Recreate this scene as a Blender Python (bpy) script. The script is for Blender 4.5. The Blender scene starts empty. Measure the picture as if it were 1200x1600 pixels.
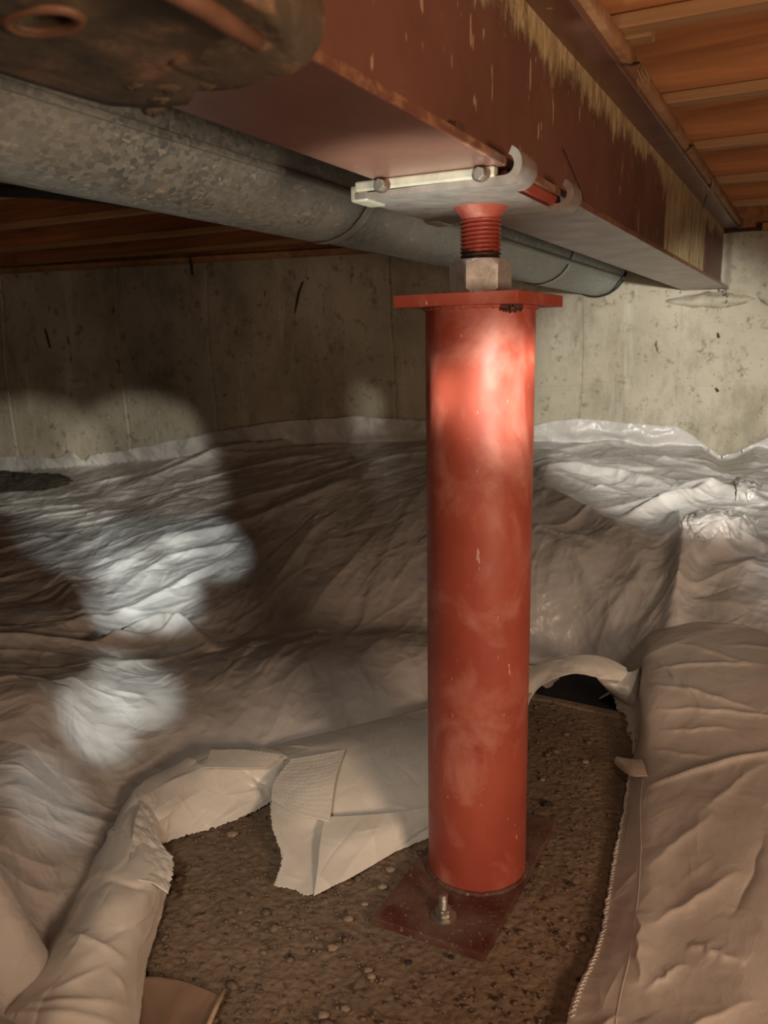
import bpy, math, random
import numpy as np
from mathutils import Matrix, Vector

# ---------------------------------------------------------------- camera
F = 1300.0
PITCH = math.atan(259 / F); ROLL = .0163
CAM = np.array([0, 0, .91])
_r0 = np.array([1, 0, 0.]); _u0 = np.array([0, math.sin(PITCH), math.cos(PITCH)])
FWD = np.array([0, math.cos(PITCH), -math.sin(PITCH)])
RGT = math.cos(ROLL) * _r0 - math.sin(ROLL) * _u0
UPV = math.cos(ROLL) * _u0 + math.sin(ROLL) * _r0
C = bpy.context.scene.collection
sc = bpy.context.scene
cd = bpy.data.cameras.new('camera'); cam = bpy.data.objects.new('camera', cd); C.objects.link(cam)
cd.sensor_fit = 'HORIZONTAL'; cd.sensor_width = 36; cd.lens = 36 * F / 1200; cd.clip_start = .02
cd.dof.use_dof = True; cd.dof.focus_distance = 1.5; cd.dof.aperture_fstop = 9
m4 = Matrix.Identity(4)
for i in range(3):
    m4[i][0] = RGT[i]; m4[i][1] = UPV[i]; m4[i][2] = -FWD[i]; m4[i][3] = CAM[i]
cam.matrix_world = m4
sc.camera = cam

# ---------------------------------------------------------------- world, lamps, exposure
w = bpy.data.worlds.new('world'); sc.world = w; w.use_nodes = True
w.node_tree.nodes['Background'].inputs[0].default_value = (1.0, .66, .46, 1)
w.node_tree.nodes['Background'].inputs[1].default_value = .04

def ray(x, y):
    return (x - 600) / F * RGT - (y - 800) / F * UPV + FWD
def B0(s, m, z): return (.459*s - .8884*m, .8884*s + .459*m, z)
def aim(o, tgt):
    d = Vector(tgt) - o.location
    o.rotation_euler = d.to_track_quat('-Z', 'Y').to_euler()

def spot(name, loc, tgt, power, deg, blend, col, size=.01):
    l = bpy.data.lights.new(name, 'SPOT'); l.energy = power; l.color = col
    l.spot_size = math.radians(deg); l.spot_blend = blend; l.shadow_soft_size = size
    o = bpy.data.objects.new(name, l); C.objects.link(o); o.location = loc; aim(o, tgt); return o

def arealamp(name, loc, tgt, power, sx, sy, col):
    l = bpy.data.lights.new(name, 'AREA'); l.energy = power; l.color = col
    l.shape = 'RECTANGLE'; l.size = sx; l.size_y = sy
    o = bpy.data.objects.new(name, l); C.objects.link(o); o.location = loc; aim(o, tgt); return o

WARM = (1.0, .68, .46); COOL = (.93, 1.0, .97)
arealamp('warm_lamp', (.80, -.25, .72), (.45, 2.2, .85), 13.5, .3, .3, WARM)
arealamp('warm_lamp_left', (-.45, -.4, 1.0), (.1, 1.5, .2), 2.4, .3, .3, WARM)
LP = (.345, .42, .97)
spot('fill_spot_fold', (-.25, .05, 1.0), tuple(ray(400, 1270)*1.1 + CAM), 22, 31, 1.0, (1, .90, .76), .06)  # unseen spot added to brighten the folded edges
spot('fill_spot_hem', (.25, .10, 1.02), tuple(ray(1190, 1260)*1.05 + CAM), 8, 36, 1.0, (1, .76, .55), .06)  # added spot with no visible source, lifts the right sheet
spot('patch_spot_post', LP, (.175, 1.30, .83), 62, 15, 1.0, (1, .93, .82), .03)  # narrow spot added to make the bright patch on the post
spot('fill_spot_wall_right', (.55, .35, .98), (1.25, 3.6, .66), 330, 25, .6, (1, .97, .88), .03)  # added cone that lights the right wall band
spot('fill_spot_slope', (.55, .35, .98), tuple(ray(960, 920)*2.4 + CAM), 24, 30, 1.0, (1, .80, .62), .04)  # extra warm spot put in to lift the slope behind the post
spot('patch_spot_sheet_right', (.55, .35, .98), (1.22, 2.2, .26), 48, 16, 1.0, COOL, .02)  # added cool spot for the patch on the right slope
spot('patch_spot_wall_left_a', LP, (-1.75, 4.3, .33), 260, 11, .6, (1, .95, .82), .02)  # left wall pool, made by an added narrow spot
spot('patch_spot_wall_left_b', LP, (-1.2, 4.3, .35), 210, 11, .6, (1, .95, .82), .02)  # second added cone, widens the same wall pool
spot('patch_spot_wall_left_c', LP, (-.12, 4.3, .60), 90, 5, .8, (1, .95, .82), .02)  # small added cone for the wall patch beside the post
def pix(x, y, z):
    d = ray(x, y); return tuple(CAM + d*(z-CAM[2])/d[2])
for k, (x_, y_, z_, p_, dg) in enumerate([(120, 845, .20, 110, 8), (225, 870, .19, 190, 9), (240, 925, .16, 190, 8), (320, 855, .2, 170, 7), (180, 955, .14, 130, 5)]):
    spot('patch_spot_sheet_left', LP, pix(x_, y_, z_), p_, dg, .8, COOL, .02)  # light pool built from overlapping added spots
for k, (x_, y_, z_, p_, dg) in enumerate([(210, 1075, .13, 95, 8), (140, 1130, .13, 75, 8), (70, 1250, .15, 22, 9)]):
    spot('patch_spot_sheet_near', LP, pix(x_, y_, z_), p_, dg, .9, COOL, .02)  # nearer pool, again from added narrow spots
spot('fill_spot_beam', (.0, .78, .60), tuple(B0(1.04, .46, 1.134)), 28, 36, 1.0, (.90, 1, .92), .03)  # unseen spot added below the beam to pale its underside
sc.view_settings.view_transform = 'Standard'; sc.view_settings.look = 'None'
sc.view_settings.gamma = 1; sc.view_settings.use_curve_mapping = False
sc.view_settings.exposure = .35

# ---------------------------------------------------------------- geometry helpers
def ray(x, y):
    return (x - 600) / F * RGT - (y - 800) / F * UPV + FWD
def atz(x, y, z):
    d = ray(x, y); return CAM + d * (z - CAM[2]) / d[2]
def aty(x, y, Y):
    d = ray(x, y); return CAM + d * (Y / d[1])

U = np.array([.459, .8884, 0]); U /= np.linalg.norm(U)
N = np.array([U[1], -U[0], 0])
BROT = math.atan2(U[1], U[0])
def B(s, m, z):            # beam frame: s along the beam, m across it to the left, z up
    return U * s - N * m + np.array([0, 0, z])

def mat4(loc, rotz):
    return Matrix.Translation(Vector(loc)) @ Matrix.Rotation(rotz, 4, 'Z')

def root(name, label, cat, loc=(0, 0, 0), rotz=0, group=None):
    o = bpy.data.objects.new(name, None); C.objects.link(o)
    o.empty_display_size = .05
    o.location = loc; o.rotation_euler = (0, 0, rotz)
    o['label'] = label; o['category'] = cat
    if group: o['group'] = group
    o['_m'] = [v for r in mat4(loc, rotz) for v in r]
    return o
def wmat(o):
    if o is None: return Matrix.Identity(4)
    if '_m' in o:
        v = list(o['_m']); return Matrix([v[0:4], v[4:8], v[8:12], v[12:16]])
    if o.parent: return wmat(o.parent)
    return Matrix.Identity(4)

class MB:
    """collects vertices and faces of one mesh, in world coordinates"""
    def __init__(s): s.v = []; s.f = []; s.T = None
    def add(s, vs, fs):
        o = len(s.v)
        if s.T is not None: vs = [s.T(*p) for p in vs]
        s.v += [tuple(map(float, p)) for p in vs]; s.f += [tuple(i + o for i in f) for f in fs]; return s
    def box(s, a, b):
        (x0, y0, z0), (x1, y1, z1) = a, b
        return s.add([(x0,y0,z0),(x1,y0,z0),(x1,y1,z0),(x0,y1,z0),(x0,y0,z1),(x1,y0,z1),(x1,y1,z1),(x0,y1,z1)],
                     [(0,3,2,1),(4,5,6,7),(0,1,5,4),(1,2,6,5),(2,3,7,6),(3,0,4,7)])
    def lathe(s, c, prof, n=48, cap=True):     # prof: (radius, z) list
        vs = []; fs = []
        for r, z in prof:
            for k in range(n):
                a = 2 * math.pi * k / n; vs.append((c[0] + r*math.cos(a), c[1] + r*math.sin(a), z))
        for j in range(len(prof) - 1):
            for k in range(n):
                k2 = (k+1) % n; fs.append((j*n+k, j*n+k2, (j+1)*n+k2, (j+1)*n+k))
        if cap:
            fs.append(tuple(reversed(range(n)))); fs.append(tuple((len(prof)-1)*n + k for k in range(n)))
        return s.add(vs, fs)
    def tube(s, pts, r, n=10, cap=True):
        pts = [Vector(p) for p in pts]; vs = []; fs = []
        rr = r if isinstance(r, (list, tuple)) else [r]*len(pts)
        prev = None
        for i, p in enumerate(pts):
            t = (pts[min(i+1, len(pts)-1)] - pts[max(i-1, 0)]).normalized()
            a = prev if prev is not None else (Vector((0,0,1)) if abs(t.z) < .9 else Vector((1,0,0)))
            e1 = (a - t*a.dot(t)).normalized(); e2 = t.cross(e1); prev = e1
            for k in range(n):
                q = 2*math.pi*k/n; vs.append(p + (e1*math.cos(q) + e2*math.sin(q))*rr[i])
        for j in range(len(pts)-1):
            for k in range(n):
                k2 = (k+1) % n; fs.append((j*n+k, j*n+k2, (j+1)*n+k2, (j+1)*n+k))
        if cap:
            fs.append(tuple(reversed(range(n)))); fs.append(tuple((len(pts)-1)*n+k for k in range(n)))
        return s.add([tuple(v) for v in vs], fs)
    def prism(s, poly, ax, h0, h1):            # poly of 2D points extruded along axis ax
        n = len(poly)
        def P(a, b, h):
            return {0: (h, a, b), 1: (a, h, b), 2: (a, b, h)}[ax]
        vs = [P(a, b, h0) for a, b in poly] + [P(a, b, h1) for a, b in poly]
        fs = [tuple(reversed(range(n))), tuple(range(n, 2*n))]
        for k in range(n):
            k2 = (k+1) % n; fs.append((k, k2, n+k2, n+k))
        return s.add(vs, fs)
    def build(s, name, m, parent=None, smooth=False, bevel=0, seg=2):
        me = bpy.data.meshes.new(name)
        inv = wmat(parent).inverted()
        me.from_pydata([tuple(inv @ Vector(p)) for p in s.v], [], s.f)
        return fin(me, name, m, parent, smooth, bevel, seg)

def fin(me, name, m, parent, smooth=False, bevel=0, seg=2):
    import bmesh
    if len(me.vertices) < 60000:
        bm = bmesh.new(); bm.from_mesh(me); bmesh.ops.recalc_face_normals(bm, faces=bm.faces)
        if bevel:
            es = [e for e in bm.edges if len(e.link_faces) == 2 and e.calc_face_angle() > .5]
            bmesh.ops.bevel(bm, geom=es, offset=bevel, segments=seg, affect='EDGES', profile=.6, clamp_overlap=True)
        bm.to_mesh(me); bm.free()
    me.materials.append(m)
    if smooth:
        me.shade_smooth()
        if smooth == 'auto':
            me.set_sharp_from_angle(angle=math.radians(35))
    o = bpy.data.objects.new(name, me); C.objects.link(o)
    if parent is not None: o.parent = parent
    return o

def struct(o): o['kind'] = 'structure'; return o
def tag(o, label, cat, group=None):
    o['label'] = label; o['category'] = cat
    if group: o['group'] = group
    return o

def gridmesh(name, P, m, parent=None, mask=None, smooth=True, thick=0):
    """P: (R, K, 3) array of world points"""
    R_, K_ = P.shape[:2]
    idx = np.arange(R_*K_).reshape(R_, K_)
    q = np.stack([idx[:-1, :-1], idx[:-1, 1:], idx[1:, 1:], idx[1:, :-1]], -1).reshape(-1, 4)
    if mask is not None:
        mm = mask.reshape(-1); q = q[mm[q].all(1)]
        used = np.zeros(R_*K_, bool); used[q.ravel()] = True
        new = np.cumsum(used) - 1; q = new[q]; V = P.reshape(-1, 3)[used]
    else: V = P.reshape(-1, 3)
    inv = np.array(wmat(parent).inverted())
    V = V @ inv[:3, :3].T + inv[:3, 3]
    me = bpy.data.meshes.new(name)
    me.vertices.add(len(V)); me.vertices.foreach_set('co', V.astype(np.float32).ravel())
    me.loops.add(q.size); me.loops.foreach_set('vertex_index', q.astype(np.int32).ravel())
    me.polygons.add(len(q)); me.polygons.foreach_set('loop_start', np.arange(0, q.size, 4, dtype=np.int32))
    me.polygons.foreach_set('loop_total', np.full(len(q), 4, np.int32))
    me.update(calc_edges=True); me.validate()
    me.materials.append(m)
    if smooth: me.shade_smooth()
    o = bpy.data.objects.new(name, me); C.objects.link(o)
    if parent is not None: o.parent = parent
    if thick:
        md = o.modifiers.new('thickness', 'SOLIDIFY'); md.thickness = thick; md.offset = -1
    return o

# ---- numpy noise
def _h(ix, iy, seed):
    n = (ix.astype(np.int64)*374761393 + iy.astype(np.int64)*668265263 + seed*1442695041) & 0xffffffff
    n = ((n ^ (n >> 13))*1274126177) & 0xffffffff
    n = n ^ (n >> 16)
    return (n & 0xffffff) / float(0xffffff)
def gnoise(x, y, seed=0):                      # gradient noise, about -1..1
    x0 = np.floor(x); y0 = np.floor(y); fx = x-x0; fy = y-y0
    ux = fx*fx*fx*(fx*(fx*6-15)+10); uy = fy*fy*fy*(fy*(fy*6-15)+10)
    def g(i, j):
        a = _h(x0+i, y0+j, seed)*2*math.pi
        return np.cos(a)*(fx-i) + np.sin(a)*(fy-j)
    return 1.5*((g(0,0)*(1-ux)+g(1,0)*ux)*(1-uy) + (g(0,1)*(1-ux)+g(1,1)*ux)*uy)
def fbm(x, y, seed=0, o=4):
    r = 0; a = .5
    for k in range(o): r = r + a*gnoise(x*2**k, y*2**k, seed+k*17); a *= .5
    return r
def crease(x, y, seed=0):                      # sharp crests, 0..1
    return 1 - np.sqrt(np.abs(gnoise(x, y, seed))*1.6).clip(0, 1)
def tent(x, y, seed=0):
    return (1 - np.abs(gnoise(x, y, seed))*1.8).clip(0, 1)
def facets(x, y, seed=0):                      # flat facets between creases: upper hull of random planes
    x0 = np.floor(x); y0 = np.floor(y); best = np.full(x.shape, -9.); sec = best.copy()
    for i in (-1, 0, 1):
        for j in (-1, 0, 1):
            cx = x0+i; cy = y0+j
            px = cx+_h(cx, cy, seed); py = cy+_h(cx, cy, seed+5)
            a = _h(cx, cy, seed+9)*6.283; g = .55
            dx = x-px; dy = y-py
            v = -np.sqrt(dx*dx+dy*dy)*1.1 + g*(np.cos(a)*dx+np.sin(a)*dy) + .3*_h(cx, cy, seed+3)
            best = np.maximum(best, v)
    return best
def rot(x, y, deg, sx, sy):
    a = math.radians(deg); c, s = math.cos(a), math.sin(a)
    return (x*c + y*s)*sx, (-x*s + y*c)*sy
def sstep(a, b, x):
    t = ((x-a)/(b-a)).clip(0, 1) if isinstance(x, np.ndarray) else min(max((x-a)/(b-a), 0), 1)
    return t*t*(3-2*t)

# ---------------------------------------------------------------- materials
class NM:
    def __init__(s, name):
        s.m = bpy.data.materials.new(name); s.m.use_nodes = True; s.nt = s.m.node_tree
        s.b = s.nt.nodes['Principled BSDF']; s.tc = s.nt.nodes.new('ShaderNodeTexCoord')
        s.co = s.tc.outputs['Object']
    def n(s, t, **k):
        o = s.nt.nodes.new(t)
        for a, v in k.items(): setattr(o, a, v)
        return o
    def l(s, a, b): s.nt.links.new(a, b)
    def inp(s, sock, v):
        if isinstance(v, bpy.types.NodeSocket): s.l(v, sock)
        elif isinstance(v, (tuple, list)) and len(v) == 3 and sock.type == 'RGBA': sock.default_value = (*v, 1)
        else: sock.default_value = v
    def map(s, scale=(1, 1, 1), rot=(0, 0, 0), loc=(0, 0, 0)):
        o = s.n('ShaderNodeMapping'); o.inputs['Scale'].default_value = scale; o.inputs['Rotation'].default_value = rot
        o.inputs['Location'].default_value = loc
        s.l(s.co, o.inputs[0]); return o.outputs[0]
    def noise(s, scale=5, detail=4, rough=.55, vec=None, dist=0):
        o = s.n('ShaderNodeTexNoise'); o.inputs['Scale'].default_value = scale; o.inputs['Detail'].default_value = detail
        o.inputs['Roughness'].default_value = rough; o.inputs['Distortion'].default_value = dist
        s.l(vec or s.co, o.inputs['Vector']); return o.outputs[0]
    def voro(s, scale=5, vec=None, feature='F1', out=0):
        o = s.n('ShaderNodeTexVoronoi', feature=feature); o.inputs['Scale'].default_value = scale
        s.l(vec or s.co, o.inputs['Vector']); return o.outputs[out]
    def ramp(s, v, stops):
        o = s.n('ShaderNodeValToRGB'); s.l(v, o.inputs[0]); e = o.color_ramp.elements
        while len(e) < len(stops): e.new(.5)
        for k, (p, c) in enumerate(stops):
            e[k].position = p; e[k].color = (c, c, c, 1) if isinstance(c, (int, float)) else (*c, 1)
        return o.outputs[0]
    def mix(s, f, a, b, mode='MIX'):
        o = s.n('ShaderNodeMix', data_type='RGBA', blend_type=mode)
        s.inp(o.inputs[0], f); s.inp(o.inputs[6], a); s.inp(o.inputs[7], b); return o.outputs[2]
    def math(s, op, a, b=0, c=0):
        o = s.n('ShaderNodeMath', operation=op); s.inp(o.inputs[0], a); s.inp(o.inputs[1], b)
        if op in ('MULTIPLY_ADD',): s.inp(o.inputs[2], c)
        return o.outputs[0]
    def sep(s):
        o = s.n('ShaderNodeSeparateXYZ'); s.l(s.co, o.inputs[0]); return o.outputs
    def bump(s, h, strength=.3, dist=.002, prev=None):
        o = s.n('ShaderNodeBump'); o.inputs['Strength'].default_value = strength; o.inputs['Distance'].default_value = dist
        s.l(h, o.inputs['Height'])
        if prev: s.l(prev, o.inputs['Normal'])
        return o.outputs[0]
    def out(s, col=None, rough=None, metal=None, normal=None, **k):
        if col is not None: s.inp(s.b.inputs['Base Color'], col)
        if rough is not None: s.inp(s.b.inputs['Roughness'], rough)
        if metal is not None: s.inp(s.b.inputs['Metallic'], metal)
        if normal is not None: s.l(normal, s.b.inputs['Normal'])
        for a, v in k.items(): s.inp(s.b.inputs[a.replace('_', ' ')], v)
        return s.m

def m_red(name='red_paint', dark=1.0, dust=1.0):
    a = NM(name)
    base = a.mix(a.ramp(a.noise(9, 5), [(.35, 0), (.7, 1)]), (.31*dark, .058*dark, .034*dark), (.40*dark, .085*dark, .052*dark))
    sm = a.ramp(a.noise(8, 6, .62, a.map((1, 1, .8)), .5), [(.50, 0), (.72, .62*dust)])
    c = a.mix(sm, base, (.62, .30, .24))
    sp = a.ramp(a.noise(120, 2, .5, a.map((1, 1, .35))), [(.725, 0), (.75, .5*dust)])
    c = a.mix(sp, c, (.70, .50, .42))
    r = a.ramp(a.noise(16, 4), [(.3, .42), (.7, .6)])
    nb = a.bump(a.noise(55, 4), .15, .002)
    return a.out(c, r, 0, nb)
def m_base():
    a = NM('dusty_red_plate')
    d = a.ramp(a.noise(14, 6, .65), [(.36, 0), (.66, 1)])
    c = a.mix(d, (.085, .016, .011), (.15, .095, .066))
    c = a.mix(a.ramp(a.noise(150, 2), [(.64, 0), (.70, .6)]), c, (.34, .27, .2))
    return a.out(c, .75, 0, a.bump(a.noise(90, 5), .3, .002))
def m_beam():
    a = NM('red_oxide_steel'); X, Y, Z = a.sep()
    n1 = a.noise(6, 6, .6)
    c = a.mix(a.ramp(n1, [(.3, 0), (.7, 1)]), (.125, .048, .031), (.195, .082, .055))
    c = a.mix(a.ramp(a.noise(3, 3), [(.5, 0), (.8, .35)]), c, (.24, .12, .09))
    # cream drips, stretched vertically
    v = a.noise(34, 2, .5, a.map((1.6, 1, .30)))
    low = a.ramp(a.noise(4.5, 2, .5, a.map((1, 1, 1), loc=(3, 1, 2))), [(.40, .0), (.60, .10)])
    sp = a.math('ADD', v, low)
    c = a.mix(a.ramp(sp, [(.82, 0), (.84, .85)]), c, (.52, .37, .24))
    # scratches
    sc_ = a.ramp(a.noise(30, 1, .5, a.map((.6, 1, 3.2), rot=(0, .7, 0))), [(.80, 0), (.82, .4)])
    c = a.mix(sc_, c, (.40, .30, .24))
    ch = a.math('MULTIPLY', a.math('MULTIPLY', a.math('LESS_THAN', Z, .02), a.math('LESS_THAN', Y, -.0905)), a.ramp(a.noise(60, 6, .75, a.map((.6, 1, 1))), [(.47, 0), (.58, .7)]))
    c = a.mix(ch, c, (.36, .19, .10))
    return a.out(c, a.ramp(a.noise(11, 4), [(.3, .34), (.7, .52)]), 0, a.bump(a.noise(60, 5), .18, .002), Specular_IOR_Level=.6, Coat_Weight=.7, Coat_Roughness=.38)
def m_web():
    a = NM('red_oxide_web_overspray'); X, Y, Z = a.sep()
    c = a.mix(a.ramp(a.noise(6, 6, .6), [(.3, 0), (.7, 1)]), (.140, .056, .037), (.205, .090, .062))
    v = a.noise(46, 2, .5, a.map((1.5, 1, .36)))
    c = a.mix(a.ramp(v, [(.675, 0), (.70, .8)]), c, (.50, .36, .24))
    zl = a.ramp(Z, [(.0, 0), (1, 1)])
    # yellow overspray: ragged band under the top flange, and one full-height patch near the wall
    nz = a.noise(44, 8, .8, a.map((1, 1, .42)))
    band = a.math('ADD', a.math('MULTIPLY', a.math('SUBTRACT', Z, TOPZ - ZB0 - .085), 13.0), a.math('ADD', a.math('MULTIPLY', a.math('SUBTRACT', nz, .5), 2.2), a.math('MULTIPLY', a.math('SUBTRACT', a.noise(5, 3), .5), 1.6)))
    fade = a.math('SUBTRACT', 1, a.math('MULTIPLY', a.math('ABSOLUTE', a.math('SUBTRACT', X, .5)), .12))
    bm_ = a.ramp(a.math('MULTIPLY', band, fade), [(.30, 0), (.62, 1)])
    px = a.math('ABSOLUTE', a.math('SUBTRACT', X, PATCHX))
    jag = a.math('MULTIPLY', a.math('SUBTRACT', a.noise(40, 4, .6, a.map((1, 1, .3))), .5), .10)
    pm = a.math('LESS_THAN', a.math('ADD', px, jag), PATCHW)
    pn = a.ramp(a.noise(45, 4, .6, a.map((1.4, 1, .14))), [(.33, .35), (.50, 1)])
    pm = a.math('MULTIPLY', pm, pn)
    mk = a.math('MAXIMUM', bm_, pm)
    yc = a.mix(a.ramp(a.noise(60, 5, .6, a.map((1, 1, .25))), [(.35, 0), (.65, 1)]), (.34, .23, .10), (.66, .50, .27))
    c = a.mix(mk, c, yc)
    r = a.mix(mk, (.48, .48, .48), (.9, .9, .9))
    h = a.math('ADD', a.math('MULTIPLY', mk, a.noise(90, 5, .7, a.map((1, 1, .3)))), a.math('MULTIPLY', a.noise(40, 4), .15))
    return a.out(c, r, 0, a.bump(h, .6, .006))
def m_galv():
    a = NM('galvanised_steel')
    v = a.voro(130, a.map((.8, 1, 1)), out=1)
    g = a.n('ShaderNodeRGBToBW'); a.l(v, g.inputs[0])
    n = a.noise(5, 5, .6)
    c = a.mix(g.outputs[0], (.15, .19, .19), (.50, .57, .56))
    c = a.mix(a.ramp(n, [(.35, 0), (.7, .7)]), c, (.44, .47, .45))
    st = a.ramp(a.noise(60, 2, .5, a.map((.5, 1, 1))), [(.665, 0), (.69, .8)])
    c = a.mix(st, c, (.62, .63, .58))
    c = a.mix(a.ramp(a.noise(3, 5, .7), [(.55, 0), (.75, .5)]), c, (.17, .18, .15))
    return a.out(c, a.mix(g.outputs[0], (.36,)*3, (.56,)*3), .35, a.bump(a.noise(38, 4), .12, .003))
def m_conc():
    a = NM('cast_concrete')
    c = a.mix(a.ramp(a.noise(1.6, 6, .6), [(.35, 0), (.65, 1)]), (.34, .30, .22), (.53, .485, .385))
    c = a.mix(a.ramp(a.noise(3.5, 7, .75, a.map((1, 1, .5))), [(.50, 0), (.66, .6)]), c, (.21, .18, .13))
    c = a.mix(a.ramp(a.noise(16, 6, .75), [(.56, 0), (.66, .8)]), c, (.17, .14, .095))
    c = a.mix(a.ramp(a.noise(8, 4, .7, a.map((1, 1, .10))), [(.58, 0), (.68, .45)]), c, (.66, .63, .55))
    c = a.mix(a.ramp(a.noise(60, 3, .6), [(.67, 0), (.71, .7)]), c, (.09, .07, .05))
    c = a.mix(a.ramp(a.noise(7, 3, .6, a.map((2.5, 2.5, .7))), [(.70, 0), (.73, .9)]), c, (.06, .05, .04))
    return a.out(c, .9, 0, a.bump(a.noise(38, 7, .7), .5, .008))
def m_wood(name, c0, c1, sc_=1.0, sides=True):
    a = NM(name)
    g = a.noise(7, 6, .62, a.map((1.0*sc_, .10*sc_, 1.6*sc_)), 1.2)
    c = a.mix(a.ramp(g, [(.32, 0), (.66, 1)]), c0, c1)
    k = a.ramp(a.noise(3.2, 2, .5, a.map((1, .5, 1.2))), [(.62, 0), (.76, .6)])
    c = a.mix(k, c, tuple(v*.35 for v in c0))
    c = a.mix(a.ramp(a.noise(55, 3, .5, a.map((1, .04, 1))), [(.4, 0), (.7, .35)]), c, tuple(v*.55 for v in c0))
    return a.out(c, .72, 0, a.bump(a.noise(60, 4, .6, a.map((1, .06, 1))), .3, .002))
def m_sheet(name, col, rough=(.24, .42), weave=True, dirt=.25, cr=1.0):
    a = NM(name)
    c = a.mix(a.ramp(a.noise(2.2, 5, .6), [(.3, 0), (.75, 1)]), tuple(v*.86 for v in col), col)
    c = a.mix(a.ramp(a.noise(6, 7, .72, None, .4), [(.60, 0), (.80, dirt)]), c, (.22, .155, .095))
    r = a.ramp(a.noise(7, 4), [(.3, rough[0]), (.7, rough[1])])
    nb = a.bump(a.noise(28, 5, .62, a.map((1, 1, 1)), .9), .2, .005)
    dv = a.n('ShaderNodeTexNoise'); dv.inputs['Scale'].default_value = 6; a.l(a.co, dv.inputs[0])
    ad = a.n('ShaderNodeMix', data_type='VECTOR'); ad.inputs[0].default_value = .12
    a.l(a.map((1, .5, 1), rot=(0, 0, 1.05)), ad.inputs[4]); a.l(dv.outputs[1], ad.inputs[5])
    nb = a.bump(a.voro(13, ad.outputs[1], 'F1', 0), .75*cr, .016, nb)
    nb = a.bump(a.voro(38, ad.outputs[1], 'F1', 0), .55*cr, .005, nb)
    if weave:
        wv = a.n('ShaderNodeTexWave', wave_type='BANDS', bands_direction='X'); wv.inputs['Scale'].default_value = 110
        a.l(a.map(rot=(0, 0, .5)), wv.inputs[0])
        w2 = a.n('ShaderNodeTexWave', wave_type='BANDS', bands_direction='Y'); w2.inputs['Scale'].default_value = 110
        a.l(a.map(rot=(0, 0, .5)), w2.inputs[0])
        nb = a.bump(a.math('ADD', wv.outputs[1], w2.outputs[1]), .10, .0006, nb)
    return a.out(c, r, 0, nb, Specular_IOR_Level=.55)
def m_foot():
    a = NM('rough_footing_concrete')
    c = a.mix(a.ramp(a.noise(5, 6, .65), [(.3, 0), (.7, 1)]), (.150, .102, .066), (.245, .176, .116))
    c = a.mix(a.ramp(a.noise(70, 4, .6), [(.45, 0), (.72, .6)]), c, (.27, .21, .15))
    c = a.mix(a.ramp(a.noise(48, 3, .55), [(.30, .85), (.38, 0)]), c, (.05, .03, .02))
    v = a.voro(75, None, 'F1', 0)
    h = a.math('ADD', a.math('MULTIPLY', a.ramp(v, [(0, 1), (.75, 0)]), .8), a.noise(160, 4))
    return a.out(c, .82, 0, a.bump(h, .55, .0035))
def m_plain(name, col, rough=.5, metal=0, var=.35, bump=.15, sc_=40):
    a = NM(name)
    c = a.mix(a.ramp(a.noise(sc_, 5, .6), [(.3, 0), (.7, 1)]), tuple(v*(1-var) for v in col), col)
    return a.out(c, rough, metal, a.bump(a.noise(sc_*2.5, 4), bump, .002))
def m_rust():
    a = NM('rusty_olive_casting')
    c = a.mix(a.ramp(a.noise(14, 5, .6), [(.35, 0), (.65, 1)]), (.045, .037, .025), (.135, .10, .062))
    c = a.mix(a.ramp(a.noise(22, 6, .7), [(.56, 0), (.70, .8)]), c, (.36, .20, .115))
    return a.out(c, .6, .0, a.bump(a.noise(35, 6, .7), .7, .006))
def m_rot():
    a = NM('clip_plate_grey')
    c = a.mix(a.ramp(a.noise(22, 6, .6), [(.3, 0), (.7, 1)]), (.22, .18, .155), (.40, .35, .31))
    c = a.mix(a.ramp(a.noise(30, 5, .7), [(.60, 0), (.72, .8)]), c, (.30, .09, .06))
    return a.out(c, .42, .3, a.bump(a.noise(60, 5), .25, .002))

ZB0 = 1.134
TOPZ = 1.39                    # underside of the beam's top flange
PATCHX = 1.76; PATCHW = .45
M_red = m_red(); M_base = m_base(); M_beam = m_beam(); M_web = m_web(); M_galv = m_galv(); M_conc = m_conc()
M_wood = m_wood('orange_web_board', (.26, .095, .036), (.60, .255, .095))
M_flange = m_wood('pale_joist_flange', (.34, .17, .075), (.56, .32, .15))
M_nail_wood = m_wood('nailer_wood', (.30, .135, .062), (.52, .28, .14))
M_sub = m_wood('subfloor_board', (.22, .085, .035), (.38, .16, .065), .6)
M_sheet = m_sheet('white_poly_sheet', (.60, .575, .545))
M_sheet_r = m_sheet('right_poly_sheet', (.62, .56, .50), (.34, .5), True, .2, .4)
M_flap = m_sheet('clean_poly_fold', (.80, .77, .70), (.30, .5), True, .45, .3)
M_foot = m_foot(); M_rust = m_rust(); M_clip = m_rot()
M_steel = m_plain('bare_steel', (.52, .50, .46), .35, .85)
M_nut = m_plain('grey_nut_steel', (.60, .56, .52), .38, .5, .45, .2, 60)
M_zinc = m_plain('zinc_bolt', (.48, .46, .40), .38, .8)
M_bar = m_plain('pale_clamp_bar', (.62, .56, .44), .5, .3, .3)
M_black = m_plain('black_plastic_gap_shade', (.004, .004, .004), .8)  # wire and pipe plastic, also the shade sheet in the gap
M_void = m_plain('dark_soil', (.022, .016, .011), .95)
M_iron = m_plain('rusty_iron', (.15, .085, .055), .6, .4)
M_rod = m_plain('rusty_rod', (.24, .115, .065), .6, .2)
M_weld = m_plain('weld_slag', (.19, .11, .085), .35, .5, .6, .8, 90)
M_stick = m_plain('pale_stick', (.55, .42, .28), .6, 0)
M_scrap = m_sheet('brown_scrap', (.30, .20, .14), (.4, .6), False, .5)
M_stone = m_plain('pebble_tan', (.32, .24, .17), .7, 0, .4, .3, 60)
M_chip = m_plain('dark_chip', (.03, .022, .018), .8)
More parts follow.
